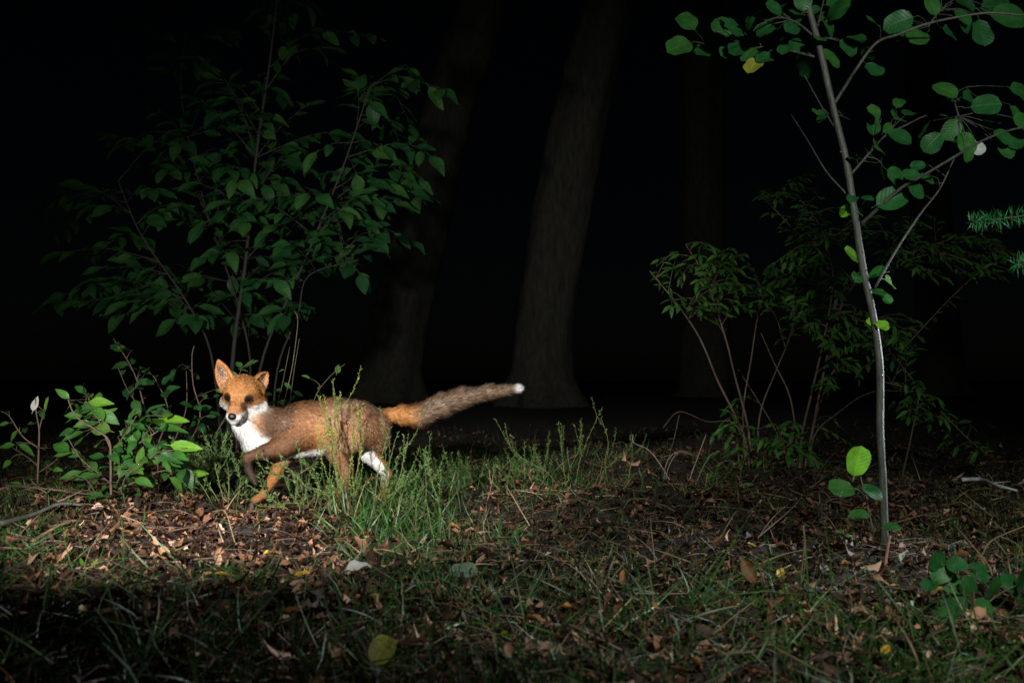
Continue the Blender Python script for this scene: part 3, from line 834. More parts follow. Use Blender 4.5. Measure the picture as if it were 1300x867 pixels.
# --- bare dead twigs and sticks
def stick(name, lines, label, mat, cat='twig', group=None):
    t = thing(name, np.array(lines[0][0][0]) * [1, 1, 0], label, cat, group)
    for i, (pts, r) in enumerate(lines):
        V, Fs = tube(spline(pts, 5), (r, r * .5), 6, .08)
        part('branch' if i else 'stem', V, Fs, mat, t)
    return t
def L3(q, Y, dY=0): return [P(x, y, Y + dY * i / len(q)) for i, (x, y) in enumerate(q)]
M_paletwig = bark_material('bleached_twig', (0.16, 0.12, 0.09), (0.34, 0.27, 0.21), 80)
c2l = lambda q: [c2(*p) for p in q]
stick('dead_twig', [(L3(c2l([(180, 880), (180, 780), (210, 690), (232, 630)]), 3.3), .0028), (L3(c2l([(180, 840), (205, 770), (240, 700), (272, 680)]), 3.3, -.1), .0022),
                    (L3(c2l([(178, 790), (110, 770), (140, 690), (190, 690)]), 3.3, .1), .0016)], 'bare forked dead twig standing upright, hooked at the tip', M_paletwig)
stick('dead_twig', [(L3(c2l([(160, 850), (110, 750), (60, 680), (12, 655), (8, 630)]), 3.2), .0018), (L3(c2l([(100, 830), (110, 720), (150, 680), (200, 695)]), 3.2, .1), .0016)], 'thin arching dead twig bending down beside the forked one', M_paletwig)
stick('dead_twig', [(L3(c2l([(345, 640), (310, 590), (235, 590), (150, 560), (100, 610)]), 4.0), .002), (L3(c2l([(150, 570), (130, 660), (105, 740)]), 4.0), .0015)], 'faint crooked twig drooping from the dim bush', M_twigs)
stick('dead_stick', [([P(1127, 752, 2.1), P(1124, 720, 2.1), P(1127, 695, 2.12), P(1130, 680, 2.13)], .0045)], 'short reddish broken stick leaning against the foot of the sapling', M_rust and plain_material('red_brown_stick', [(0, (.25, .11, .06)), (1, (.32, .15, .08))], False), 'stick')
stick('birch_branch', [([G(1222, 628) + [0, 0, .03], G(1245, 627) + [0, 0, .035], G(1265, 636) + [0, 0, .03], G(1292, 638) + [0, 0, .02]], .008), ([G(1262, 634) + [0, 0, .03], G(1285, 630) + [0, 0, .04]], .003)], 'white barked dead branch lying on the ground beyond the sapling', M_birch, 'branch')
stick('dead_stick', [([G(0, 695) + [0, 0, .03], G(40, 683) + [0, 0, .025], G(75, 676) + [0, 0, .03], G(106, 672) + [0, 0, .02]], .0065)], 'thick grey-brown stick lying below the leafy shrub', plain_material('grey_stick', [(0, (.10, .085, .075)), (1, (.13, .11, .10))], False), 'stick')
stick('dead_stick', [([G(0, 655) + [0, 0, .03], G(60, 662) + [0, 0, .03], G(130, 655) + [0, 0, .02]], .004)], 'dark straight stick lying across the foot of the mossy rise', M_twigs, 'stick')
stick('dead_stick', [([G(40, 712) + [0, 0, .02], G(80, 700) + [0, 0, .03], G(120, 682) + [0, 0, .02]], .0045)], 'pale knobbly stick lying parallel below the thick stick', M_dry, 'stick')
stick('dead_stick', [([G(0, 772) + [0, 0, .02], G(25, 770) + [0, 0, .02], G(45, 762) + [0, 0, .015]], .006)], 'stub of broken branch poking into the dark foreground', M_twigs, 'stick')
stick('dead_twig', [([G(268, 676) + [0, 0, .02], G(285, 688) + [0, 0, .05], G(298, 700) + [0, 0, .02]], .0022)], 'straight pale twig lying on dead leaves below the paw', M_dry)
stick('dead_twig', [(L3([(1018, 770), (1017, 730), (1021, 690), (1019, 668)], 2.0), .0022)], 'thin grey stalk standing bolt upright from the litter', M_twigs)
stick('dead_twig', [([G(960, 690) + [0, 0, .02], G(1000, 672) + [0, 0, .05], G(1020, 660) + [0, 0, .08]], .0025), ([G(1020, 662) + [0, 0, .08], G(1050, 678) + [0, 0, .05], G(1072, 695) + [0, 0, .01]], .0022)], 'bent twig arched like a roof over the litter', M_twigs)
stick('dead_twig', [([G(775, 690) + [0, 0, .02], P(782, 700, 2.45), G(772, 740) + [0, 0, .03], G(790, 757) + [0, 0, .02]], .0035)], 'curved brown root-like twig beside the dry grass tuft', M_twigs)
stick('dead_twig', [(L3([(1240, 720), (1255, 690), (1275, 678), (1300, 668)], 2.3), .0022), (L3([(1262, 684), (1275, 700), (1288, 720)], 2.3), .0012), (L3([(1268, 680), (1290, 690), (1305, 712)], 2.3), .0012)], 'sprung dead twig with a broom of dry ends', M_dry)
stick('dead_twig', [(L3([(372, 460), (376, 430), (378, 405), (374, 395)], 3.7) , .0012), (L3([(358, 520), (368, 480), (373, 455)], 3.7), .0016)], 'pale straight stalk rising behind the back of the fox', M_heath and M_stemg)

stick('dry_stalk', [(L3([(424, 640), (423, 628), (400, 620), (386, 616), (377, 605), (392, 594), (404, 586)], 2.98), .0012)], 'pale dry stalk bent in a zigzag under the belly of the fox', M_dry, 'stalk')

# --- larch twigs at the edge
def larch(line, Y, label, nn):
    b = P(*line[0], Y)
    t = thing('larch_twig', b, label, 'twig')
    pts = poly_pts(line, Y, .05)
    V, Fs = tube(pts, (.002, .0012), 5); part('stem', V, Fs, M_twigs, t)
    B = Batch(); Ms = []
    ax = nrm(pts[-1] - pts[0])
    for k in range(nn):
        p = pts[int(rng.integers(len(pts)))] + rng.normal(0, .003, 3)
        ra = rng.normal(size=3); ra = nrm(ra - ax * (ra @ ax) * .7)
        Ms.append(frame(p, ra, nrm(rng.normal(size=3)), rng.uniform(.018, .032), sx=.006))
    scatter(B, T_needle, Ms); B.build('needles', M_larch, t, 'stuff')
larch([(1345, 268), (1300, 274), (1262, 279), (1234, 281)], 2.15, 'vivid green needled larch twig reaching in above a second one', 420)
larch([(1345, 330), (1310, 334), (1291, 336)], 2.15, 'short blue-green needled larch tip below the longer needled twig', 160)

# --- small seedlings in the foreground
def seedling(stems, leaves, Y, label, meshes, mat=M_stemg, name='seedling', r=.0016):
    pl = Plant(name, P(*stems[0][0], Y) * [1, 1, 0], label, 'seedling')
    for q in stems: pl.stem('stem', poly_pts(q, Y, rng.normal(0, .03)), (r, r * .6), mat, 5)
    listed_leaves(pl, leaves, lambda x, y, l: (x, y, l), Y, meshes, .01)
    pl.finish(mat)
seedling([[(1240, 815), (1238, 780), (1236, 755), (1240, 725)], [(1238, 785), (1260, 760), (1285, 745), (1310, 735)], [(1237, 770), (1215, 750), (1190, 735)]],
         [(1190, 712, 30), (1215, 716, 26), (1243, 726, 34), (1210, 740, 36), (1195, 728, 30), (1262, 748, 34), (1286, 742, 40), (1212, 768, 36), (1198, 785, 36), (1250, 770, 30), (1300, 735, 36), (1180, 740, 24), (1230, 745, 28)], 1.75,
         'shaded seedling with round dark leaves in front of the sapling', ME_alder, M_stemb)
seedling([[(78, 775), (76, 745), (75, 727)], [(88, 778), (95, 755), (108, 725), (118, 718)]], [(73, 724, 12), (104, 713, 13), (121, 715, 13), (80, 735, 10), (99, 735, 10)], 1.9,
         'tiny two-stemmed green sprout in the dark foreground', ME_buckb)
seedling([[(248, 785), (249, 770)], [(272, 782), (271, 770)]], [(243, 768, 11), (252, 778, 12), (264, 764, 9), (275, 764, 9), (269, 774, 10), (278, 774, 9), (247, 780, 10)], 1.72,
         'cluster of tiny rounded green leaves low on the ground', ME_buckb)
seedling([[(930, 655), (937, 625), (940, 600)], [(936, 640), (925, 625), (920, 610)]], [(918, 618, 16), (930, 606, 16), (945, 600, 18), (950, 615, 16), (926, 628, 14), (942, 630, 14)], 3.4,
         'small leafy seedling growing at the foot of the dim bush', ME_nar)
seedling([[(1075, 705), (1072, 685), (1070, 672)]], [(1066, 676, 12), (1078, 680, 12), (1072, 688, 10), (1083, 676, 10)], 2.3, 'little clover-like seedling just beside the sapling foot', ME_buck)

seedling([[(364, 575), (366, 530), (372, 480), (380, 430)], [(385, 575), (398, 510), (415, 482), (438, 462)], [(350, 575), (352, 520), (360, 480), (368, 440)], [(300, 575), (300, 500), (306, 470), (322, 456)]],
         [(303, 462, 15), (318, 461, 20, .6), (310, 470, 13), (296, 474, 12), (345, 512, 14), (362, 511, 18), (372, 505, 16), (352, 495, 13), (379, 500, 14), (366, 490, 13), (405, 497, 18), (429, 468, 17), (388, 478, 12), (356, 470, 10), (372, 520, 18), (400, 512, 14), (340, 500, 12)], 3.75,
         'thin leafy seedlings just behind the neck and back of the fox', ME_buck, M_stemb)

# ------------------------------------------------------------------ the fox
def surface_nets(vol, org, h):
    s = vol < 0
    nx, ny, nz = vol.shape
    c = np.zeros((nx - 1, ny - 1, nz - 1), np.int8)
    for dx in (0, 1):
        for dy in (0, 1):
            for dz in (0, 1):
                c += s[dx:nx - 1 + dx, dy:ny - 1 + dy, dz:nz - 1 + dz]
    act = (c > 0) & (c < 8)
    I = np.argwhere(act)
    idx = np.full(act.shape, -1, np.int32); idx[act] = np.arange(len(I))
    acc = np.zeros((len(I), 3)); cnt = np.zeros(len(I))
    cor = [(a, b, d) for a in (0, 1) for b in (0, 1) for d in (0, 1)]
    for a in cor:
        for ax in range(3):
            if a[ax]: continue
            b = list(a); b[ax] = 1
            va = vol[I[:, 0] + a[0], I[:, 1] + a[1], I[:, 2] + a[2]]
            vb = vol[I[:, 0] + b[0], I[:, 1] + b[1], I[:, 2] + b[2]]
            m = (va < 0) != (vb < 0)
            t = np.where(m, va / np.where(m, va - vb, 1), 0)
            p = np.tile(np.array(a, float), (len(I), 1)); p[:, ax] += t
            acc[m] += p[m]; cnt[m] += 1
    V = org + h * (I + acc / cnt[:, None])
    faces = []
    for ax in range(3):
        u, v = (ax + 1) % 3, (ax + 2) % 3
        sl0 = [slice(None)] * 3; sl1 = [slice(None)] * 3
        sl0[ax] = slice(0, -1); sl1[ax] = slice(1, None)
        a, b = s[tuple(sl0)], s[tuple(sl1)]
        E = np.argwhere(a != b)
        ok = (E[:, u] > 0) & (E[:, v] > 0) & (E[:, u] < vol.shape[u] - 1) & (E[:, v] < vol.shape[v] - 1)
        E = E[ok]
        fl = a[E[:, 0], E[:, 1], E[:, 2]]
        q = []
        for du, dv in ((-1, -1), (0, -1), (0, 0), (-1, 0)):
            w = E.copy(); w[:, u] += du; w[:, v] += dv
            q.append(idx[w[:, 0], w[:, 1], w[:, 2]])
        q = np.stack(q, 1)
        q[~fl] = q[~fl][:, ::-1]
        faces.append(q)
    return V, np.vstack(faces)

def cone_sdf(X, a, b, ra, rb):
    ba = b - a; l2 = ba @ ba
    t = np.clip(((X - a) @ ba) / max(l2, 1e-9), 0, 1)
    return np.linalg.norm(X - a - t[..., None] * ba, axis=-1) - (ra + (rb - ra) * t)

def build_fox():
    D = 3.2; S = F / D
    px = 1 / S
    def B(x, y, d=0.0):
        return P(x, y, D) + np.array([0, d, 0])
    bones = []   # region, a, b, ra, rb, k, comb, length
    def bone(reg, a, ra, b, rb, k=.02, comb=(1, 0, -.3), ln=.014):
        bones.append((reg, B(*a), B(*b), ra * px, rb * px, k, nrm(comb), ln))
    bone('body', (386, 541, -.01), 27, (425, 536.5, 0), 28, .03, (1, 0, -.25), .015)
    bone('body', (425, 536.5, 0), 28, (456, 540, .01), 26, .03, (1, 0, -.3), .015)
    bone('body', (456, 540, .01), 27, (473, 544, .015), 20, .03, (1, 0, -.6), .015)
    bone('body', (468, 548, .0), 20, (482, 562, .025), 9, .03, (.6, 0, -1), .013)
    bone('shoulder', (366, 546, -.02), 21, (386, 541, -.01), 27, .03, (1, 0, -.5), .017)
    bone('shoulder', (341, 535, -.05), 15, (368, 542, -.02), 21, .03, (1, .1, -.6), .018)
    bone('throat', (316, 536, -.085), 9, (330, 560, -.05), 12, .02, (.25, -.25, -1), .022)
    bone('throat', (330, 560, -.05), 12, (360, 560, -.02), 15, .02, (.4, -.2, -1), .018)
    bone('belly', (354, 569, -.005), 12, (404, 564, 0), 11.5, .02, (1, 0, -.5), .016)
    bone('neck', (322, 520, -.075), 13, (342, 534, -.05), 16, .025, (1, .2, -.8), .018)
    # near foreleg, lifted
    bone('nearfore', (383, 552, -.05), 16, (366, 564, -.075), 12, .02, (-.9, 0, -.4), .009)
    bone('nearfore', (366, 564, -.075), 12, (346, 571, -.09), 8, .012, (-1, 0, -.2), .008)
    bone('nearfore', (346, 571, -.09), 8, (324, 577, -.095), 5, .01, (-1, 0, -.2), .007)
    bone('paw', (324, 577, -.095), 5.2, (326, 592, -.10), 4.4, .006, (0, 0, -1), .006)
    bone('paw', (326, 592, -.10), 4.8, (333, 604, -.105), 5.2, .006, (.4, 0, -1), .006)
    for o in (-.010, -.003, .004): bone('paw', (334, 605, -.105 + o), 2.8, (337, 610, -.105 + o * 1.3), 2.4, .003, (.4, 0, -1), .004)
    # far foreleg, on the ground
    bone('farfore', (372, 562, .035), 13, (356, 584, .03), 9, .02, (-.4, 0, -1), .010)
    bone('farfore', (356, 584, .03), 9, (344, 610, .02), 6, .01, (-.4, 0, -1), .008)
    bone('farfore', (344, 610, .02), 5.8, (334, 626, .01), 4.8, .008, (-.4, 0, -1), .006)
    bone('farpaw', (334, 628, .01), 5.2, (325, 634, -.005), 5, .006, (-1, 0, -.4), .005)
    # near hind leg
    bone('hind', (455, 544, -.045), 21, (434, 570, -.055), 14, .03, (.5, 0, -1), .013)
    bone('hind', (434, 570, -.055), 15, (442, 598, -.045), 9, .012, (.3, 0, -1), .009)
    bone('hindlow', (442, 598, -.045), 8.5, (436, 630, -.05), 5.6, .008, (0, 0, -1), .007)
    bone('hindlow', (436, 632, -.05), 5.2, (424, 638, -.06), 5, .006, (-1, 0, -.3), .005)
    # far hind leg, trailing
    bone('farhind', (472, 546, .055), 18, (464, 574, .05), 12, .02, (.3, 0, -1), .013)
    bone('farhind', (464, 574, .05), 11, (488, 602, .055), 6, .012, (.7, 0, -.8), .010)
    bone('farhindlow', (488, 602, .055), 5.8, (484, 630, .05), 4.6, .008, (0, 0, -1), .007)
    bone('farhindlow', (484, 632, .05), 5, (474, 637, .04), 4.8, .006, (-1, 0, -.3), .005)
    # tail
    tl = [(480, 529, .02, 8), (505, 527, .03, 7), (530, 528, .045, 8), (558, 515, .055, 8), (585, 505, .065, 7), (620, 498, .075, 5.2), (657, 493.5, .085, 1.8)]
    for i in range(len(tl) - 1):
        a, b = tl[i], tl[i + 1]
        bone('tail%d' % i, a[:3], a[3], b[:3], b[3], .012, B(*b[:3]) - B(*a[:3]), .030 if 0 < i < 4 else .022)
    # head frame
    O = P(303.2, 505.3, D - .135)
    yaw, pit, rol = math.radians(0.5), math.radians(18), math.radians(5)
    fw = np.array([-math.sin(yaw) * math.cos(pit), -math.cos(yaw) * math.cos(pit), -math.sin(pit)])
    rt = nrm(np.cross([0, 0, 1], -fw)) * -1.0
    if rt[0] < 0: rt = -rt
    up = np.cross(fw, rt) * 1.0
    if up[2] < 0: up = -up
    rt2 = rt * math.cos(rol) - up * math.sin(rol); up2 = up * math.cos(rol) + rt * math.sin(rol)
    rt, up = rt2, up2
    H = lambda x, y, z: O + rt * x + fw * y + up * z
    hb = []
    def hbone(reg, a, ra, b, rb, k=.012, ln=.006, comb=None):
        A, Bq = H(*a), H(*b)
        cb = -fw * .8 - up * .25 if comb is None else comb[0] * rt + comb[1] * fw + comb[2] * up
        bones.append((reg, A, Bq, ra, rb, k, nrm(cb), ln))
    hbone('head', (0, -.050, .010), .046, (0, -.030, .008), .042, .02, .008)
    hbone('head', (-.018, -.040, .012), .034, (.018, -.040, .012), .034, .02, .007)
    hbone('head', (-.022, -.008, .004), .021, (.022, -.008, .004), .021, .012, .005)
    hbone('muzzle', (0, -.005, -.014), .027, (0, .035, -.026), .0190, .014, .004)
    for sgn in (-1, 1): hbone('lip', (.013 * sgn, .026, -.034), .0135, (.0105 * sgn, .057, -.0415), .0115, .008, .005, (.6 * sgn, -.6, -.4))
    hbone('muzzle', (0, .035, -.026), .0175, (0, .066, -.036), .0125, .008, .0032)
    hbone('chin', (0, -.02, -.048), .026, (0, .055, -.053), .0125, .008, .004)
    for sgn in (-1, 1):
        hbone('cheek', (.028 * sgn, -.035, -.024), .026, (.046 * sgn, -.050, -.032), .017, .02, .019, (.75 * sgn, -.6, -.55))
    hbone('neck', (0, -.06, -.01), .040, (.015, -.10, -.045), .042, .03, .016)

    allp = np.array([b[1] for b in bones] + [b[2] for b in bones])
    h = .0026
    lo = allp.min(0) - .085; hi = allp.max(0) + np.array([.06, .085, .12])
    dims = np.ceil((hi - lo) / h).astype(int) + 1
    vol = np.full(dims, 1.0, np.float32)
    ax = [lo[i] + h * np.arange(dims[i]) for i in range(3)]
    def local(pmin, pmax):
        i0 = np.maximum(0, ((pmin - lo) / h).astype(int)); i1 = np.minimum(dims, ((pmax - lo) / h).astype(int) + 2)
        sl = tuple(slice(a, b) for a, b in zip(i0, i1))
        X = np.stack(np.meshgrid(*[ax[i][sl[i]] for i in range(3)], indexing='ij'), -1)
        return sl, X
    def blend(sl, d, k):
        a = vol[sl]
        hh = np.clip(.5 + .5 * (d - a) / k, 0, 1)
        vol[sl] = d + (a - d) * hh - k * hh * (1 - hh)
    for reg, a, b, ra, rb, k, cb, ln in bones:
        m = max(ra, rb) + k + .012
        sl, X = local(np.minimum(a, b) - m, np.maximum(a, b) + m)
        blend(sl, cone_sdf(X, a, b, ra, rb), k)
    # ears: tapering cupped shells
    ears = []
    def ear(base, tip, face, wid, reg):
        L = np.linalg.norm(tip - base); u = nrm(tip - base)
        d = nrm(face - u * (face @ u)); w = np.cross(d, u)
        ears.append((reg, base, u, d, w, L, wid))
        m = .05
        sl, X = local(np.minimum(base, tip) - m, np.maximum(base, tip) + m)
        R = X - base
        t = (R @ u) / L; x = R @ w; y = R @ d
        tc = np.clip(t, -.2, 1.05)
        wt = wid * np.maximum(.02, (1 - np.clip(tc, 0, 1) ** 2.3)) ** .75 * (1 + .1 * np.sin(np.clip(tc, 0, 1) * 3.1))
        dd = .55 * wt + .002
        outer = (np.sqrt((x / wt) ** 2 + (y / dd) ** 2) - 1) * np.minimum(wt, dd)
        outer = np.maximum(outer, np.maximum(-.12 - t, t - 1.0) * L)
        wi = np.maximum(wt - .0048, .0005); di = np.maximum(dd - .001, .0005)
        inner = (np.sqrt((x / wi) ** 2 + ((y - .55 * dd - .003) / di) ** 2) - 1) * np.minimum(wi, di)
        inner = np.maximum(inner, (.10 - t) * L)
        blend(sl, np.maximum(outer, -inner).astype(np.float32), .006)
    ear(P(289.5, 490, D - .10), P(277, 456.5, D - .115), np.array([-.15, -1, .05]), .0275, 'earL')
    ear(P(327.0, 491, D - .085), P(339, 472.5, D - .05), np.array([.95, -.50, .15]), .0270, 'earR')
    # eye sockets
    for sgn in (-1, 1):
        c = H(.0320 * sgn, .0125, .001)
        sl, X = local(c - .03, c + .03)
        d = np.linalg.norm(X - c, axis=-1) - .0090
        a = vol[sl]; k = .005
        hh = np.clip(.5 - .5 * (a + d) / k, 0, 1)
        vol[sl] = a + (-d - a) * hh + k * hh * (1 - hh)
    # mouth line
    V, Fq = surface_nets(vol, lo, h)
    # keep smooth
    e = np.vstack([Fq[:, [0, 1]], Fq[:, [1, 2]], Fq[:, [2, 3]], Fq[:, [3, 0]]])
    for it in range(4):
        acc = np.zeros_like(V); cn = np.zeros(len(V))
        np.add.at(acc, e[:, 0], V[e[:, 1]]); np.add.at(acc, e[:, 1], V[e[:, 0]])
        np.add.at(cn, e[:, 0], 1); np.add.at(cn, e[:, 1], 1)
        V = V + (acc / np.maximum(cn, 1)[:, None] - V) * (.5 if it < 3 else .4)

    base = np.array([P(420, 640, D)[0], D, 0.0])

    # ---- coat colours by place on the animal, some light and shade included
    RUS = np.array([.29, .118, .040]); ORA = np.array([.47, .200, .060]); BRN = np.array([.135, .060, .026]); GRZ = np.array([.40, .32, .24])
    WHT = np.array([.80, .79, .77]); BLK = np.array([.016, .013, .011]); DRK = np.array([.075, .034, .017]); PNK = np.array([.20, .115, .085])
    regs = [b[0] for b in bones]
    def ss(x, a, b):
        t = np.clip((x - a) / (b - a), 0, 1); return t * t * (3 - 2 * t)
    def mixc(c, d, w): return c + (d - c) * np.clip(w, 0, 1)[:, None]
    def coat(X, N):
        n = len(X)
        dist = np.stack([cone_sdf(X, b[1], b[2], b[3], b[4]) for b in bones], 1)
        w = np.exp(-np.clip(dist, 0, None) / .007 - np.clip(dist, None, 0) / .02)
        w /= w.sum(1, keepdims=True)
        comb = w @ np.array([b[6] for b in bones]); ln = w @ np.array([b[7] for b in bones])
        pxx = CX + (X[:, 0]) * F / D; pyy = 480 - (X[:, 2] - CAMH) * F / D   # plain side-view coordinates of the animal
        rw = lambda *names: sum(w[:, i] for i, r in enumerate(regs) if r in names)
        r1 = rng.random(n); r2 = rng.random(n)
        c = np.tile(RUS, (n, 1))
        # torso
        body = rw('body', 'shoulder')
        c = mixc(c, ORA, ss(pyy, 525, 562) * .75)
        c = mixc(c, BRN, (1 - ss(pyy, 512, 540)) * .60)
        c = mixc(c, ORA * .8, rw('neck') * .8)
        c = mixc(c, DRK * .8, (1 - ss(pxx, 372, 388)) * ss(pxx, 334, 345) * ss(pyy, 512, 522) * (1 - ss(pyy, 548, 560)) * (rw('shoulder', 'neck') > .3) * .85)  # shadow of the head on the shoulder, painted into the coat
        c = mixc(c, GRZ, (r1 < .40 * ss(pxx, 405, 445) * (1 - ss(pyy, 560, 585)) + .10) * body * .75)
        c = mixc(c, WHT, ss(pyy, 565, 574) * body * (1 - ss(pxx, 395, 410)))
        c = mixc(c, WHT, rw('belly') * 1.6 * ss(pyy, 563, 572))
        c = mixc(c, WHT, rw('throat') * 1.6 * (1 - ss(pxx, 343, 356)))
        
        # legs
        c = mixc(c, DRK * 1.5, rw('nearfore') * (.75 + .25 * (1 - ss(pxx, 335, 365))) * 1.15)
        c = mixc(c, np.array([.035, .018, .010]), rw('paw') * 1.3)
        c = mixc(c, ORA * .82, rw('farfore') * 1.2)
        c = mixc(c, ORA * .6, rw('farpaw') * 1.2)
        c = mixc(c, WHT, rw('farfore') * (1 - ss(pyy, 575, 588)) * .8)
        c = mixc(c, RUS, rw('hind', 'hindlow') * .9)
        c = mixc(c, GRZ, (r1 < .3) * rw('hind') * .8)
        c = mixc(c, WHT, rw('hind') * (1 - ss(pxx, 412, 424)) * ss(pyy, 552, 562))  # front edge of the thigh whitened: rim light painted into the coat
        c = mixc(c, WHT, rw('farhind') * ss(-N[:, 1] - .9 * N[:, 0], .1, .6) * ss(pyy, 556, 566) * 1.3)
        c = mixc(c, ORA * .8, rw('farhindlow'))
        c = mixc(c, WHT * .8, rw('farhindlow') * ss(-N[:, 1] - .9 * N[:, 0], .2, .7) * (1 - ss(pyy, 605, 620)))
        # tail
        tw = sum(rw('tail%d' % i) for i in range(6))
        tcol = np.tile(ORA, (n, 1))
        tcol = mixc(tcol, BRN * .8, .22 + ss(pxx, 508, 535) * .68)
        tcol = mixc(tcol, GRZ, (r1 < .38 * ss(pxx, 510, 540)) * .8)
        tcol = mixc(tcol, BLK * 2, (r2 < .34 * ss(pxx, 515, 545)) * 1.0)
        tcol = mixc(tcol, WHT, ss(pxx, 646, 654))
        c = mixc(c, tcol, tw * 1.15)
        # head
        q = X - O
        hx, hy, hz = q @ rt, q @ fw, q @ up
        hw = rw('head', 'muzzle', 'chin', 'cheek', 'lip')
        hc = np.tile(ORA * .92, (n, 1))
        hc = mixc(hc, BRN, (r1 < .22) * .6 * ss(hz, .005, .02))
        ahx = np.abs(hx)
        # white cheeks and lips
        low = ss(-hz, .026 + .0, .036) * ss(ahx + .25 * np.clip(.03 - hy, 0, 1), .006, .014)
        hc = mixc(hc, WHT, low)
        hc = mixc(hc, WHT, rw('chin') * 1.6)
        hc = mixc(hc, WHT, rw('lip') * 1.8 * ss(-hz, .030, .036))
        hc = mixc(hc, WHT, rw('cheek') * 2.0 * ss(-hz, .016, .026))
        hc = mixc(hc, DRK * 1.2, ss(ahx, .011, .015) * (1 - ss(ahx, .022, .028)) * ss(hy, .004, .012) * (1 - ss(hy, .034, .046)) * ss(hz, -.030, -.023) * (1 - ss(hz, -.008, .0)) * .75)
        for sgn in (-1, 1):
            de = np.linalg.norm(X - H(.0325 * sgn, .010, .0015), axis=1)
            hc = mixc(hc, DRK * .5, 1 - ss(de, .0135, .0185))
        c = mixc(c, hc, hw * 1.4)
        # ears
        earw = np.zeros(n)
        for reg, bs, u, d, wv, L, wid in ears:
            R = X - bs
            t = (R @ u) / L; x = R @ wv; y = R @ d
            m = (t > .02) & (t < 1.2) & (np.abs(x) < wid * 1.3) & (np.abs(y) < wid)
            wt = wid * np.maximum(.02, 1 - np.clip(t, 0, 1) ** 2.3) ** .75
            inside_ = m & ((N @ d) > .05) & (y > -.6 * wt) & (np.abs(x) < wt * .80)
            back = m & ((N @ d) < -.1)
            ec = np.tile(ORA * .95, (n, 1))
            ec = mixc(ec, PNK * .4, inside_ * 1.2 * np.exp(-((t - .52) / .28) ** 2 - ((x / wid - .18) / .36) ** 2))
            ec = mixc(ec, WHT * .6, inside_ * (r1 < .16) * (1 - ss(t, .5, .8)))
            ec = mixc(ec, BLK * 1.5, back * ss(t, .15, .4))
            c = np.where(m[:, None], ec, c)
            earw = np.maximum(earw, m)
            comb = np.where(m[:, None], u + (-wv * np.sign(x)[:, None] * .3), comb)
            ln = np.where(m, np.where(inside_, .006, .0045), ln)
        c = c * rng.uniform(.84, 1.14, n)[:, None]
        # shorten near eyes and nose
        for sgn in (-1, 1):
            de = np.linalg.norm(X - H(.0320 * sgn, .0125, .001), axis=1)
            ln = np.where(de < .016, ln * .35, ln)
        dn = np.linalg.norm(X - H(0, .078, -.035), axis=1)
        ln = ln * (.25 + .75 * ss(dn, .008, .03))
        return c, comb, ln

    # body mesh
    mb, nt, N_, L_, b_ = new_mat('fox_skin')
    at = N_.new('ShaderNodeVertexColor'); at.layer_name = 'Col'
    L_.new(at.outputs[0], b_.inputs['Base Color']); b_.inputs['Roughness'].default_value = .8
    me0 = make_mesh('fox', V - base, [Fq], mb)
    nrmv = np.zeros(len(V) * 3, np.float32); me0.vertices.foreach_get('normal', nrmv); NV = nrmv.reshape(-1, 3).astype(float)
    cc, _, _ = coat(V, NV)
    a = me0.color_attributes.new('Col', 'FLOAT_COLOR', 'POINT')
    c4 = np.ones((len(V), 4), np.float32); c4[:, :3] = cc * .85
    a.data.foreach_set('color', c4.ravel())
    fox = link('fox', me0, None, tuple(base))
    props(fox, 'red fox with white throat running, its face turned towards the camera and tail held out', 'fox')

    # fur
    tri = np.vstack([Fq[:, [0, 1, 2]], Fq[:, [0, 2, 3]]])
    e1, e2 = V[tri[:, 1]] - V[tri[:, 0]], V[tri[:, 2]] - V[tri[:, 0]]
    ar = .5 * np.linalg.norm(np.cross(e1, e2), axis=1)
    cen = V[tri].mean(1)
    wgt = ar.copy()
    near_head = np.linalg.norm(cen - H(0, -.02, 0), axis=1) < .13
    wgt[near_head] *= 2.4
    tailm = cen[:, 0] > P(500, 520, D)[0]
    wgt[tailm] *= 2.2
    NS = 330000
    ti = rng.choice(len(tri), NS, p=wgt / wgt.sum())
    u, v = rng.random(NS), rng.random(NS); fl = u + v > 1; u[fl] = 1 - u[fl]; v[fl] = 1 - v[fl]
    X = V[tri[ti, 0]] + u[:, None] * e1[ti] + v[:, None] * e2[ti]
    Nn = NV[tri[ti, 0]] * (1 - u - v)[:, None] + NV[tri[ti, 1]] * u[:, None] + NV[tri[ti, 2]] * v[:, None]
    Nn /= np.linalg.norm(Nn, axis=1)[:, None] + 1e-9
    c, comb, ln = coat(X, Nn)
    keep = ~np.any([np.linalg.norm(X - H(.0320 * s_, .0125, .001), axis=1) < .0092 for s_ in (-1, 1)], axis=0)
    X, Nn, c, comb, ln = X[keep], Nn[keep], c[keep], comb[keep], ln[keep]
    n = len(X)
    comb = comb - Nn * (comb * Nn).sum(1)[:, None]
    comb /= np.linalg.norm(comb, axis=1)[:, None] + 1e-6
    # clumps
    cl = np.stack([np.sin(X[:, 0] * 230 + X[:, 2] * 140), np.sin(X[:, 1] * 260 - X[:, 0] * 90), np.sin(X[:, 2] * 250 + X[:, 1] * 120)], 1) * .07
    jit = rng.normal(0, .13, (n, 3)) + cl
    ln = ln * rng.uniform(.6, 1.25, n)
    istail = (X[:, 0] > P(500, 520, D)[0])
    lift = np.where(istail, .60, .26)[:, None]
    d1 = Nn * (lift + .25) + comb * .8 + jit; d1 /= np.linalg.norm(d1, axis=1)[:, None]
    d2 = Nn * (lift - .15) + comb * 1.0 + jit + np.array([0, 0, -.12]); d2 /= np.linalg.norm(d2, axis=1)[:, None]
    p0 = X - Nn * .0008; p1 = X + d1 * (ln * .5)[:, None]; p2 = p1 + d2 * (ln * .5)[:, None]
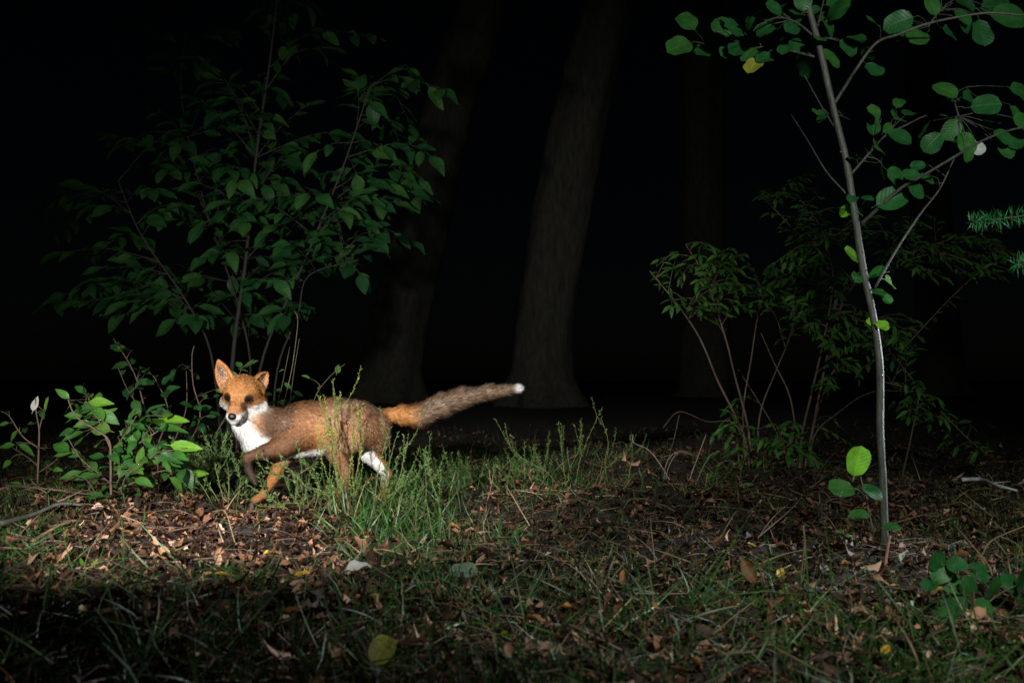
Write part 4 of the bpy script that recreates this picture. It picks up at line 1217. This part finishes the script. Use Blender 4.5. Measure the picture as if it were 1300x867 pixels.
    sd = np.cross(d1, Nn + rng.normal(0, .25, (n, 3))); sd /= np.linalg.norm(sd, axis=1)[:, None] + 1e-9
    wd = (.00032 + .00022 * np.clip(ln / .02, 0, 1.5))[:, None]
    VV = np.stack([p0 - sd * wd, p0 + sd * wd, p1 - sd * wd * .8, p1 + sd * wd * .8, p2], 1).reshape(-1, 3)
    o5 = (np.arange(n) * 5)[:, None]
    fq = o5 + np.array([[0, 1, 3, 2]]); ft = o5 + np.array([[2, 3, 4]])
    gn = np.cross(2 * sd, d1)
    bad = (gn * Nn).sum(1) < 0
    fq[bad] = fq[bad][:, ::-1]; ft[bad] = ft[bad][:, ::-1]
    tone = (1 + .20 * np.sin(X[:, 0] * 190 + 3 * np.sin(X[:, 2] * 150)) * np.sin(X[:, 2] * 230 + 2 * np.sin(X[:, 0] * 120)) + .22 * np.sin(X[:, 0] * 520 + 4 * np.sin(X[:, 2] * 310)) * np.sin(X[:, 2] * 610 + 3 * np.sin(X[:, 0] * 290)) + rng.normal(0, .16, n))[:, None]
    wht = (c.min(1) > .6)[:, None]; tone = np.where(wht, 1 + (tone - 1) * .4, tone)
    c = np.clip(c * tone, .004, .85)
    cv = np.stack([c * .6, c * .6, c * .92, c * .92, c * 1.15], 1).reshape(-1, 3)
    mf, nt, N_, L_, b_ = new_mat('fox_fur')
    at = N_.new('ShaderNodeVertexColor'); at.layer_name = 'Col'
    L_.new(at.outputs[0], b_.inputs['Base Color']); b_.inputs['Roughness'].default_value = .55
    b_.inputs['Specular IOR Level'].default_value = .35
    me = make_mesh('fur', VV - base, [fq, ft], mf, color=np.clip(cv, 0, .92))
    nv = np.repeat(Nn * .9 + d2 * .1, 5, axis=0)
    nv = nv + rng.normal(0, .30, (n, 1, 3)).repeat(5, 1).reshape(-1, 3)
    nv /= np.linalg.norm(nv, axis=1)[:, None]
    me.normals_split_custom_set_from_vertices(nv.tolist())
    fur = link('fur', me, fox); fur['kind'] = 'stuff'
    fur['label'] = 'short russet coat, white at throat and tail tip'

    # eyes, nose, whiskers
    def ball(name, c, r, mat, parent, axes=None, sc_=(1, 1, 1), n1=16, n2=12):
        Vb = []; Fb = []; Tb = []
        A = axes if axes is not None else np.eye(3)
        for i in range(n2 + 1):
            ph = math.pi * i / n2
            for k in range(n1):
                th = 2 * math.pi * k / n1
                l = np.array([math.sin(ph) * math.cos(th), math.sin(ph) * math.sin(th), math.cos(ph)]) * sc_
                Vb.append(c + r * (A.T @ l))
        for i in range(n2):
            for k in range(n1):
                Fb.append((i * n1 + k, (i + 1) * n1 + k, (i + 1) * n1 + (k + 1) % n1, i * n1 + (k + 1) % n1))
        return part(name, np.array(Vb), [np.array(Fb)], mat, parent)
    me_, nt, N_, L_, b_ = new_mat('fox_eye')
    b_.inputs['Base Color'].default_value = (.020, .008, .003, 1); b_.inputs['Roughness'].default_value = .08
    b_.inputs['Coat Weight'].default_value = .6
    mp, nt, N_, L_, b_ = new_mat('fox_pupil')
    b_.inputs['Base Color'].default_value = (.003, .003, .003, 1); b_.inputs['Roughness'].default_value = .05
    mn, nt, N_, L_, b_ = new_mat('fox_nose')
    tcn = N_.new('ShaderNodeTexCoord'); vz = N_.new('ShaderNodeTexVoronoi'); vz.inputs['Scale'].default_value = 700
    L_.new(tcn.outputs['Object'], vz.inputs['Vector'])
    bpn = N_.new('ShaderNodeBump'); bpn.inputs['Strength'].default_value = .4; bpn.inputs['Distance'].default_value = .001
    L_.new(vz.outputs[0], bpn.inputs['Height']); L_.new(bpn.outputs[0], b_.inputs['Normal'])
    b_.inputs['Base Color'].default_value = (.008, .007, .007, 1); b_.inputs['Roughness'].default_value = .35
    AX = np.stack([rt, fw, up])
    for sgn in (-1, 1):
        ey = ball('eye', H(.0318 * sgn, .0085, .0012), .0098, me_, fox, AX, (1.05, 1, 1.05))
        ball('pupil', H(.0318 * sgn, .0112, .0012), .0084, mp, ey, AX)
    V1, F1 = None, None
    # nose: a rounded wedge with two nostrils
    nb = ball('nose', H(0, .0745, -.0330), .0110, mn, fox, AX, (1.16, .85, 1.0))
    for sgn in (-1, 1): ball('nostril', H(.0052 * sgn, .0836, -.0338), .0026, mp, nb, AX, (1, .6, .9), 10, 6)
    for sgn in (-1, 1):
        for k in range(7):
            st = H(.011 * sgn, .052 - .004 * (k % 3), -.038 - .003 * (k // 3))
            en = st + rt * sgn * (.035 + .02 * rng.random()) + fw * (.0 + .01 * rng.normal()) - up * (.010 + .012 * rng.random())
            V1, F1 = tube(spline([st, (st + en) / 2 + up * .006, en], 4), (.00035, .0001), 3)
            part('whisker', V1, F1, mp, fox)
build_fox()

# ------------------------------------------------------------------ forest floor cover
def rand_ground(n, dens=None, y0=1.05, y1=8.5, power=1.0):
    """points over the part of the floor in view, denser nearby"""
    out = []
    while sum(len(o) for o in out) < n:
        m = n * 3
        y = y0 * (y1 / y0) ** rng.random(m)
        x = rng.uniform(-.62, .62, m) * (y + .35)
        keep = rng.random(m) < (dens(x, y) if dens else 1.0)
        out.append(np.stack([x[keep], y[keep]], 1))
    q = np.vstack(out)[:n]
    return np.column_stack([q, hill(q[:, 0], q[:, 1])])

def noise2(x, y, s, o=0.0):
    return .5 + .25 * (np.sin(s * x + 1.3 + o) * np.cos(s * 1.17 * y - .7 + o) + np.sin(s * .63 * (x + y) + 2.1 * o + .4)) + .12 * np.sin(s * 2.3 * x - s * 1.9 * y + o)

def px_of(x, y):
    return CX + x / y * F, 480 + CAMH / y * F

def box(u, v, x0, x1, y0, y1, soft=25):
    f = lambda a, lo, hi: 1 / (1 + np.exp(-(a - lo) / soft * 3)) * 1 / (1 + np.exp((a - hi) / soft * 3))
    return f(u, x0, x1) * f(v, y0, y1)

def litter():
    def dens(x, y):
        u, v = px_of(x, y)
        d = .30 + .35 * noise2(x, y, 3.0) + .6 * box(u, v, 60, 470, 640, 755) + .25 * box(u, v, 560, 1280, 630, 800)
        return d * np.where(y < 6, 1, .5)
    pts = rand_ground(30000, dens)
    Ms = []
    for p in pts:
        tilt = rng.normal(0, .45, 3) * [1, 1, 0] + [0, 0, 1]
        d = nrm(np.array([rng.normal(), rng.normal(), rng.normal(0, .25)]))
        s = rng.uniform(.010, .030) if rng.random() < .8 else rng.uniform(.03, .05)
        Ms.append(frame(p + [0, 0, rng.uniform(.0, .018)], d, nrm(tilt) * (1 if rng.random() < .6 else -1), s))
    B = Batch(); scatter(B, T_frag, Ms)
    o = B.build('leaf_litter', M_litter, None, 'stuff')
    props(o, 'brown litter of broken dead leaves covering the forest floor', 'leaf litter')
    # dead needles, twiglets
    B = Batch()
    for p in rand_ground(2600, None, 1.05, 6.0):
        a = rng.uniform(0, 6.28); L = rng.uniform(.03, .14)
        dv = np.array([math.cos(a), math.sin(a), rng.normal(.05, .18)]) * L
        p = p + [0, 0, rng.uniform(.004, .025)]
        V, Fs = tube(spline([p - dv / 2, p + rng.normal(0, .08, 3) * L, p + dv / 2], 2), (rng.uniform(.0007, .0022), .0005), 4)
        B.add(V, Fs)
    o = B.build('fallen_twigs', M_twigs, None, 'stuff')
    props(o, 'countless thin fallen twigs strewn through the litter', 'twigs')
litter()

def blade_mats(pts, hmin, hmax, lean, wk=1.0):
    Ms = []
    for p in pts:
        d = nrm(np.array([rng.normal(0, lean), rng.normal(0, lean), 1.0]))
        s = rng.uniform(hmin, hmax)
        Ms.append(frame(p - [0, 0, .004], d, nrm(np.array([rng.normal(), rng.normal(), .3])), s, sx=rng.uniform(.7, 1.3) * wk))
    return Ms
def blade_tmpl(bend, w=.0016, n=4):
    V = []
    for i in range(n + 1):
        t = i / n
        ww = w * (1 - t ** 2.2) + .0002
        V += [(-ww, t * (1 - .25 * bend * t), -bend * t * t * .6), (ww, t * (1 - .25 * bend * t), -bend * t * t * .6)]
    Fq = [(2 * i, 2 * i + 1, 2 * i + 3, 2 * i + 2) for i in range(n)]
    return np.array(V), [np.array(Fq)], np.zeros((len(V), 2))
T_blade = [blade_tmpl(b) for b in (.2, .5, .8, 1.1)]

def grass():
    def dens(x, y):
        u, v = px_of(x, y)
        n = np.clip(noise2(x, y, 5.0, 1.0) * 1.6 - .55, 0, 1)
        d = .06 + .45 * n * (v > 715) + .12 * n
        d += .8 * box(u, v, 430, 580, 615, 690)
        d += .22 * box(u, v, 520, 820, 570, 640)
        d += .45 * box(u, v, -50, 100, 610, 720)
        d += .5 * box(u, v, 200, 330, 590, 650)
        d += .25 * box(u, v, 640, 900, 630, 700)
        d *= 1 - .85 * box(u, v, 90, 420, 645, 745)
        d *= .35 + .65 * np.clip(noise2(x, y, 9.0, 3.0) * 2 - .5, 0, 1)
        return np.clip(d, 0, 1)
    pts = rand_ground(13000, dens)
    u, v = px_of(pts[:, 0], pts[:, 1])
    tall = box(u, v, 370, 620, 590, 690) + .5 * box(u, v, 600, 850, 570, 650) 
    Ms = []
    for p, t in zip(pts, tall):
        Ms += blade_mats([p], .03, .06 + .10 * t, .7 - .2 * t)
    lp = rand_ground(1500, lambda x, y: (.15 + np.clip(noise2(x, y, 7.0, 5.0) * 2 - .7, 0, 1)) * box(*px_of(x, y), -100, 1400, 725, 980), 1.05, 3.5)
    Ms += blade_mats(lp, .07, .19, 1.3, .75)
    B = Batch(); scatter(B, T_blade, Ms)
    o = B.build('grass', M_grass, None, 'stuff')
    props(o, 'thin woodland grass growing in patches through the dead leaves', 'grass')
    # dry straw lying about
    pts = rand_ground(2600, lambda x, y: .15 + .85 * box(*px_of(x, y), 560, 1300, 600, 720), 1.1, 5)
    Ms = []
    for p in pts:
        d = nrm(np.array([rng.normal(), rng.normal(), abs(rng.normal(.1, .25))]))
        Ms.append(frame(p + [0, 0, .008], d, np.array([0, 0, 1.0]) + rng.normal(0, .4, 3), rng.uniform(.05, .17), sx=.8))
    B = Batch(); scatter(B, T_blade, Ms)
    o = B.build('dry_grass', M_dry, None, 'stuff')
    props(o, 'pale dry grass straws lying over the litter', 'dry grass')
    # moss
    def md(x, y):
        u, v = px_of(x, y)
        n = np.clip(noise2(x, y, 6.5, 2.0) * 2.2 - 1.1, 0, 1)
        d = .5 * n + .9 * box(u, v, 1180, 1320, 640, 690) + .9 * box(u, v, 1200, 1320, 770, 850) + .6 * box(u, v, 960, 1180, 745, 800) + .6 * box(u, v, -60, 110, 630, 700) + .5 * box(u, v, 420, 720, 690, 800)
        return np.clip(d * (1 - .9 * box(u, v, 100, 420, 655, 745)), 0, 1)
    pts = rand_ground(22000, md, 1.1, 5.5)
    Ms = []
    for p in pts:
        d = nrm(np.array([rng.normal(0, .5), rng.normal(0, .5), 1]))
        Ms.append(frame(p + [0, 0, -.002], d, nrm(rng.normal(size=3)), rng.uniform(.010, .028), sx=rng.uniform(.010, .02)))
    B = Batch(); scatter(B, T_needle, Ms)
    o = B.build('moss', M_moss, None, 'stuff')
    props(o, 'soft green moss cushions among the dead leaves', 'moss')
grass()

# --- grass tufts that stand out
def tuft(base, n, L, lean, label, mat=M_grass_o, bias=(0, 0), w=1.0, name='grass_tuft'):
    t = thing(name, base, label, 'grass')
    mes = [mesh_of(x, 'blade', mat) for x in T_blade]
    for i in range(n):
        a = rng.uniform(0, 6.28)
        d = nrm(np.array([math.cos(a) * lean + bias[0] + rng.normal(0, .12), math.sin(a) * lean + bias[1] + rng.normal(0, .1), 1.0]))
        p = base + np.array([rng.normal(0, .012), rng.normal(0, .012), -.004])
        o = leaf_obj(mes[int(rng.integers(4))], frame(p, d, nrm(np.array([-d[0] * .4 + rng.normal(0, .3), -d[1] * .4 + rng.normal(0, .3), 1.0])), L * rng.uniform(.55, 1.15), sx=rng.uniform(.7, 1.3) * w), t, 'blade')
tuft(G(872, 775), 34, .21, .45, 'dense grass tuft fanning over the brown leaf heap, blades leaning one way', bias=(.75, -.1))
tuft(G(330, 760), 26, .11, .5, 'short bristly grass tuft beside the yellow leaf on the litter')
tuft(G(840, 700), 30, .15, .6, 'dry straw-coloured grass tuft hanging over the bank', M_dry, bias=(-.2, -.6))
tuft(G(760, 738), 16, .12, .8, 'pale dry grass tuft arching low over the dead leaves', M_dry, bias=(.3, 0))
tuft(G(545, 760), 22, .12, .6, 'green grass tuft beside the single long upright blade')
tuft(G(900, 640), 18, .16, .5, 'grass tuft standing among the dead twigs below the dim bush', bias=(.2, 0))
tuft(G(190, 860), 22, .14, .7, 'grass tuft with thin arching blades in the dark foreground', w=.8)
tuft(G(640, 690), 24, .12, .6, 'tangled grass tuft between the heather stalks and the rusty leaf', bias=(.1, 0))

def long_blade(q, label, w=.0017, mat=M_grass_o):
    pts = spline(q, 5); n = len(pts)
    T = np.gradient(pts, axis=0)
    V = []
    for i in range(n):
        s = nrm(np.cross(nrm(T[i]), [0.1, -1, .35])); ww = w * (1 - (i / (n - 1)) ** 2.5) + .0003
        up_ = np.array([0, 0, .0006])
        V += [pts[i] - s * ww, pts[i] + up_, pts[i] + s * ww]
    Fq = []
    for i in range(n - 1):
        for k in (0, 1): Fq.append((3 * i + k, 3 * i + k + 1, 3 * i + 4 + k, 3 * i + 3 + k))
    b = np.array(q[0]) * [1, 1, 0]
    o = link('tall_grass', make_mesh('tall_grass', np.array(V) - b, [np.array(Fq)], mat), None, tuple(b))
    props(o, label, 'grass')
g = lambda x, y, z=.01: G(x, y) + [0, 0, z]
long_blade([g(492, 782), P(515, 750, 1.9), P(550, 694, 1.93)], 'single long straight grass blade slanting up from the litter')
long_blade([g(1008, 808), P(1025, 780, 1.75), P(1056, 744, 1.8)], 'bright curved grass blade rising below the sapling foot')
long_blade([g(545, 795), P(590, 790, 1.75), P(640, 800, 1.68), P(668, 845, 1.5)], 'long blade bowed over in a wide arch above the dark soil')
long_blade([g(460, 798), P(500, 812, 1.6), g(530, 836)], 'limp blade lying beside the wide arching one')
long_blade([g(150, 790), P(180, 830, 1.5), g(200, 855)], 'thin blade lying in the dark below the tiny sprout')
long_blade([g(185, 822), P(210, 800, 1.6), P(228, 768, 1.65)], 'thin blade slanting up out of the dark foreground')
long_blade([g(495, 782), P(540, 765, 1.85), P(566, 745, 1.9)], 'fine blade leaning low across the foot of the straight one')
long_blade([g(1280, 820), P(1240, 835, 1.5), P(1190, 842, 1.45)], 'long dark blade lying flat in front of the shaded seedling')
long_blade([g(640, 760), P(600, 720, 2.05), P(632, 716, 2.1)], 'pale dead blade kinked sharply over beside the grey-green leaf', mat=M_dry)
long_blade([g(1020, 750), P(985, 735, 1.95), P(950, 708, 2.0)], 'fine blade reaching from the sapling litter towards the dense tuft')
long_blade([g(780, 800), P(830, 770, 1.8), P(860, 742, 1.85)], 'green blade leaning towards the dense tuft')

# --- single fallen leaves
def fallen(px, py, L, tm, mat, label, d=None, nh=None, group=None, lift=.015):
    p = G(px, py) + [0, 0, lift + .014]
    Lr = L / F * p[1] * 1.25
    if d is None: d = [rng.normal(), rng.normal() * .6, rng.normal(0, .25)]
    if nh is None: nh = np.array([rng.normal(0, .35), -.35 + rng.normal(0, .3), 1])
    d = nrm(np.array(d, float))
    o = leaf_obj(mesh_of(tm, 'fallen_leaf', mat), frame(p - d * Lr * .5, d, nrm(np.array(nh, float)), Lr), None, 'fallen_leaf')
    props(o, label, 'leaf', group)
    return o
TD = T_dead
fallen(383, 747, 17, T_dead[0], M_yellow, 'yellow fallen leaf beside the short bristly grass tuft', (1, .2, .1))
fallen(340, 719, 11, T_dead[1], M_yellow, 'small orange-yellow fallen leaf on dark litter below the fox')
fallen(514, 745, 12, T_dead[0], M_yellow, 'small yellow leaf lying beside the long straight blade')
fallen(283, 756, 24, T_nar[1], M_yellow, 'narrow yellow leaf above the cluster of tiny green leaves', (1, .05, .05))
fallen(990, 749, 17, T_dead[0], M_yellow, 'bright yellow leaf on the brown heap under the dense grass tuft', (.6, .7, .2))
fallen(954, 703, 9, T_dead[1], M_yellow, 'tiny yellow leaf above the dense grass tuft')
fallen(1125, 836, 19, T_buck[0], M_yellow, 'yellow pointed leaf alone on dark soil in front', (.75, .6, .3), (0, -.8, .7))
fallen(1193, 757, 13, T_dead[0], M_yellow, 'yellow-orange leaf beside the shaded seedling')
fallen(485, 853, 34, T_alder[3], M_yellowing, 'big yellow-green leaf standing curled in the dark foreground', (.3, .3, .5), (.2, -1, .5), lift=.02)
fallen(453, 737, 30, T_dead[2], M_pale, 'curled whitish leaf lying pale side up on brown litter', (1, .3, .25), (0, -.6, 1))
fallen(588, 731, 31, T_alder[1], M_paleg, 'flat grey-green lobed leaf lying on dark litter', (-1, .1, .05), (0, -.5, 1))
fallen(1147, 724, 15, T_dead[3], M_pale, 'small white curled leaf beside the reddish broken stick', (.3, .2, .6))
fallen(958, 735, 14, T_dead[4], M_paleg, 'crumpled grey leaf atop the brown leaf heap')
fallen(1158, 775, 10, T_dead[3], M_pale, 'tiny white leaf scrap below the reddish broken stick')
fallen(757, 722, 10, T_dead[3], M_pale, 'tiny pale leaf scrap over the arching dry tuft')
fallen(440, 655, 26, T_dead[5], M_dead, 'pinkish curled leaf standing upright at the foot of the pale heather', (-.3, 0, .9), (0, -1, .3), lift=.03)
fallen(575, 673, 15, T_dead[2], M_rust, 'rust-red leaf in grass beside the heather')
fallen(680, 640, 13, T_dead[6], M_dead, 'pale tan rounded leaf on the dark bank behind the grass')
fallen(790, 735, 17, T_dead[3], M_rust, 'orange-brown leaf beside the curved root-like twig', (.2, .3, .6), (0, -1, .6))
fallen(832, 781, 14, T_dead[2], M_rust, 'small orange leaf standing in the grass before the dense tuft', (.6, 0, -.4))
fallen(684, 781, 30, T_dead[4], M_rust, 'brown curled leaf half sunk in moss in front', (1, 0, .05))
fallen(640, 803, 20, T_dead[0], M_yellowing, 'dull olive-yellow leaf lying under the arching blade')
fallen(950, 757, 32, T_dead[2], M_dead, 'long tan leaf hanging below the dense grass tuft', (.45, -.2, -.8), (-.2, -1, .4), lift=.03)
fallen(978, 785, 30, T_dead[5], M_dead, 'pair-folded tan leaf at the end of the brown heap', (.1, -.2, -.8), (0, -1, .4), lift=.02)
fallen(408, 773, 20, T_dead[3], M_dead, 'tan rolled leaf below the yellow one, before the bristly tuft', (1, .5, .2))
fallen(385, 673, 16, T_dead[4], M_dead, 'golden tan leaf just below the fox among dark leaves', (1, .1, .2))
fallen(163, 700, 18, T_dead[2], M_dead, 'pinkish tan leaf below the leafy shrub', (1, .6, .3))

kinds = [('curled tan dead leaf lying on the brown litter', M_dead, 'tan dead leaves on the litter', 110),
         ('rust-brown curled dead leaf lying on the litter', M_rust, 'rust-brown dead leaves on the litter', 60),
         ('dark brown damp dead leaf lying on the litter', M_dark, 'dark brown dead leaves on the litter', 70)]
for lab, mt, grp, n in kinds:
    mes = [mesh_of(t, 'fallen_leaf', mt) for t in T_dead]
    for p in rand_ground(n, lambda x, y: .25 + .75 * box(*px_of(x, y), 60, 480, 650, 760) + .3 * box(*px_of(x, y), 640, 1260, 660, 780), 1.3, 4.0):
        d = nrm(np.array([rng.normal(), rng.normal(), rng.normal(0, .35)]))
        s = rng.uniform(.020, .038)
        o = leaf_obj(mes[int(rng.integers(7))], frame(p + [0, 0, rng.uniform(.010, .022)] - d * s * .5, d, nrm(np.array([rng.normal(0, .45), rng.normal(-.2, .45), 1])), s), None, 'fallen_leaf')
        props(o, lab, 'leaf', grp)
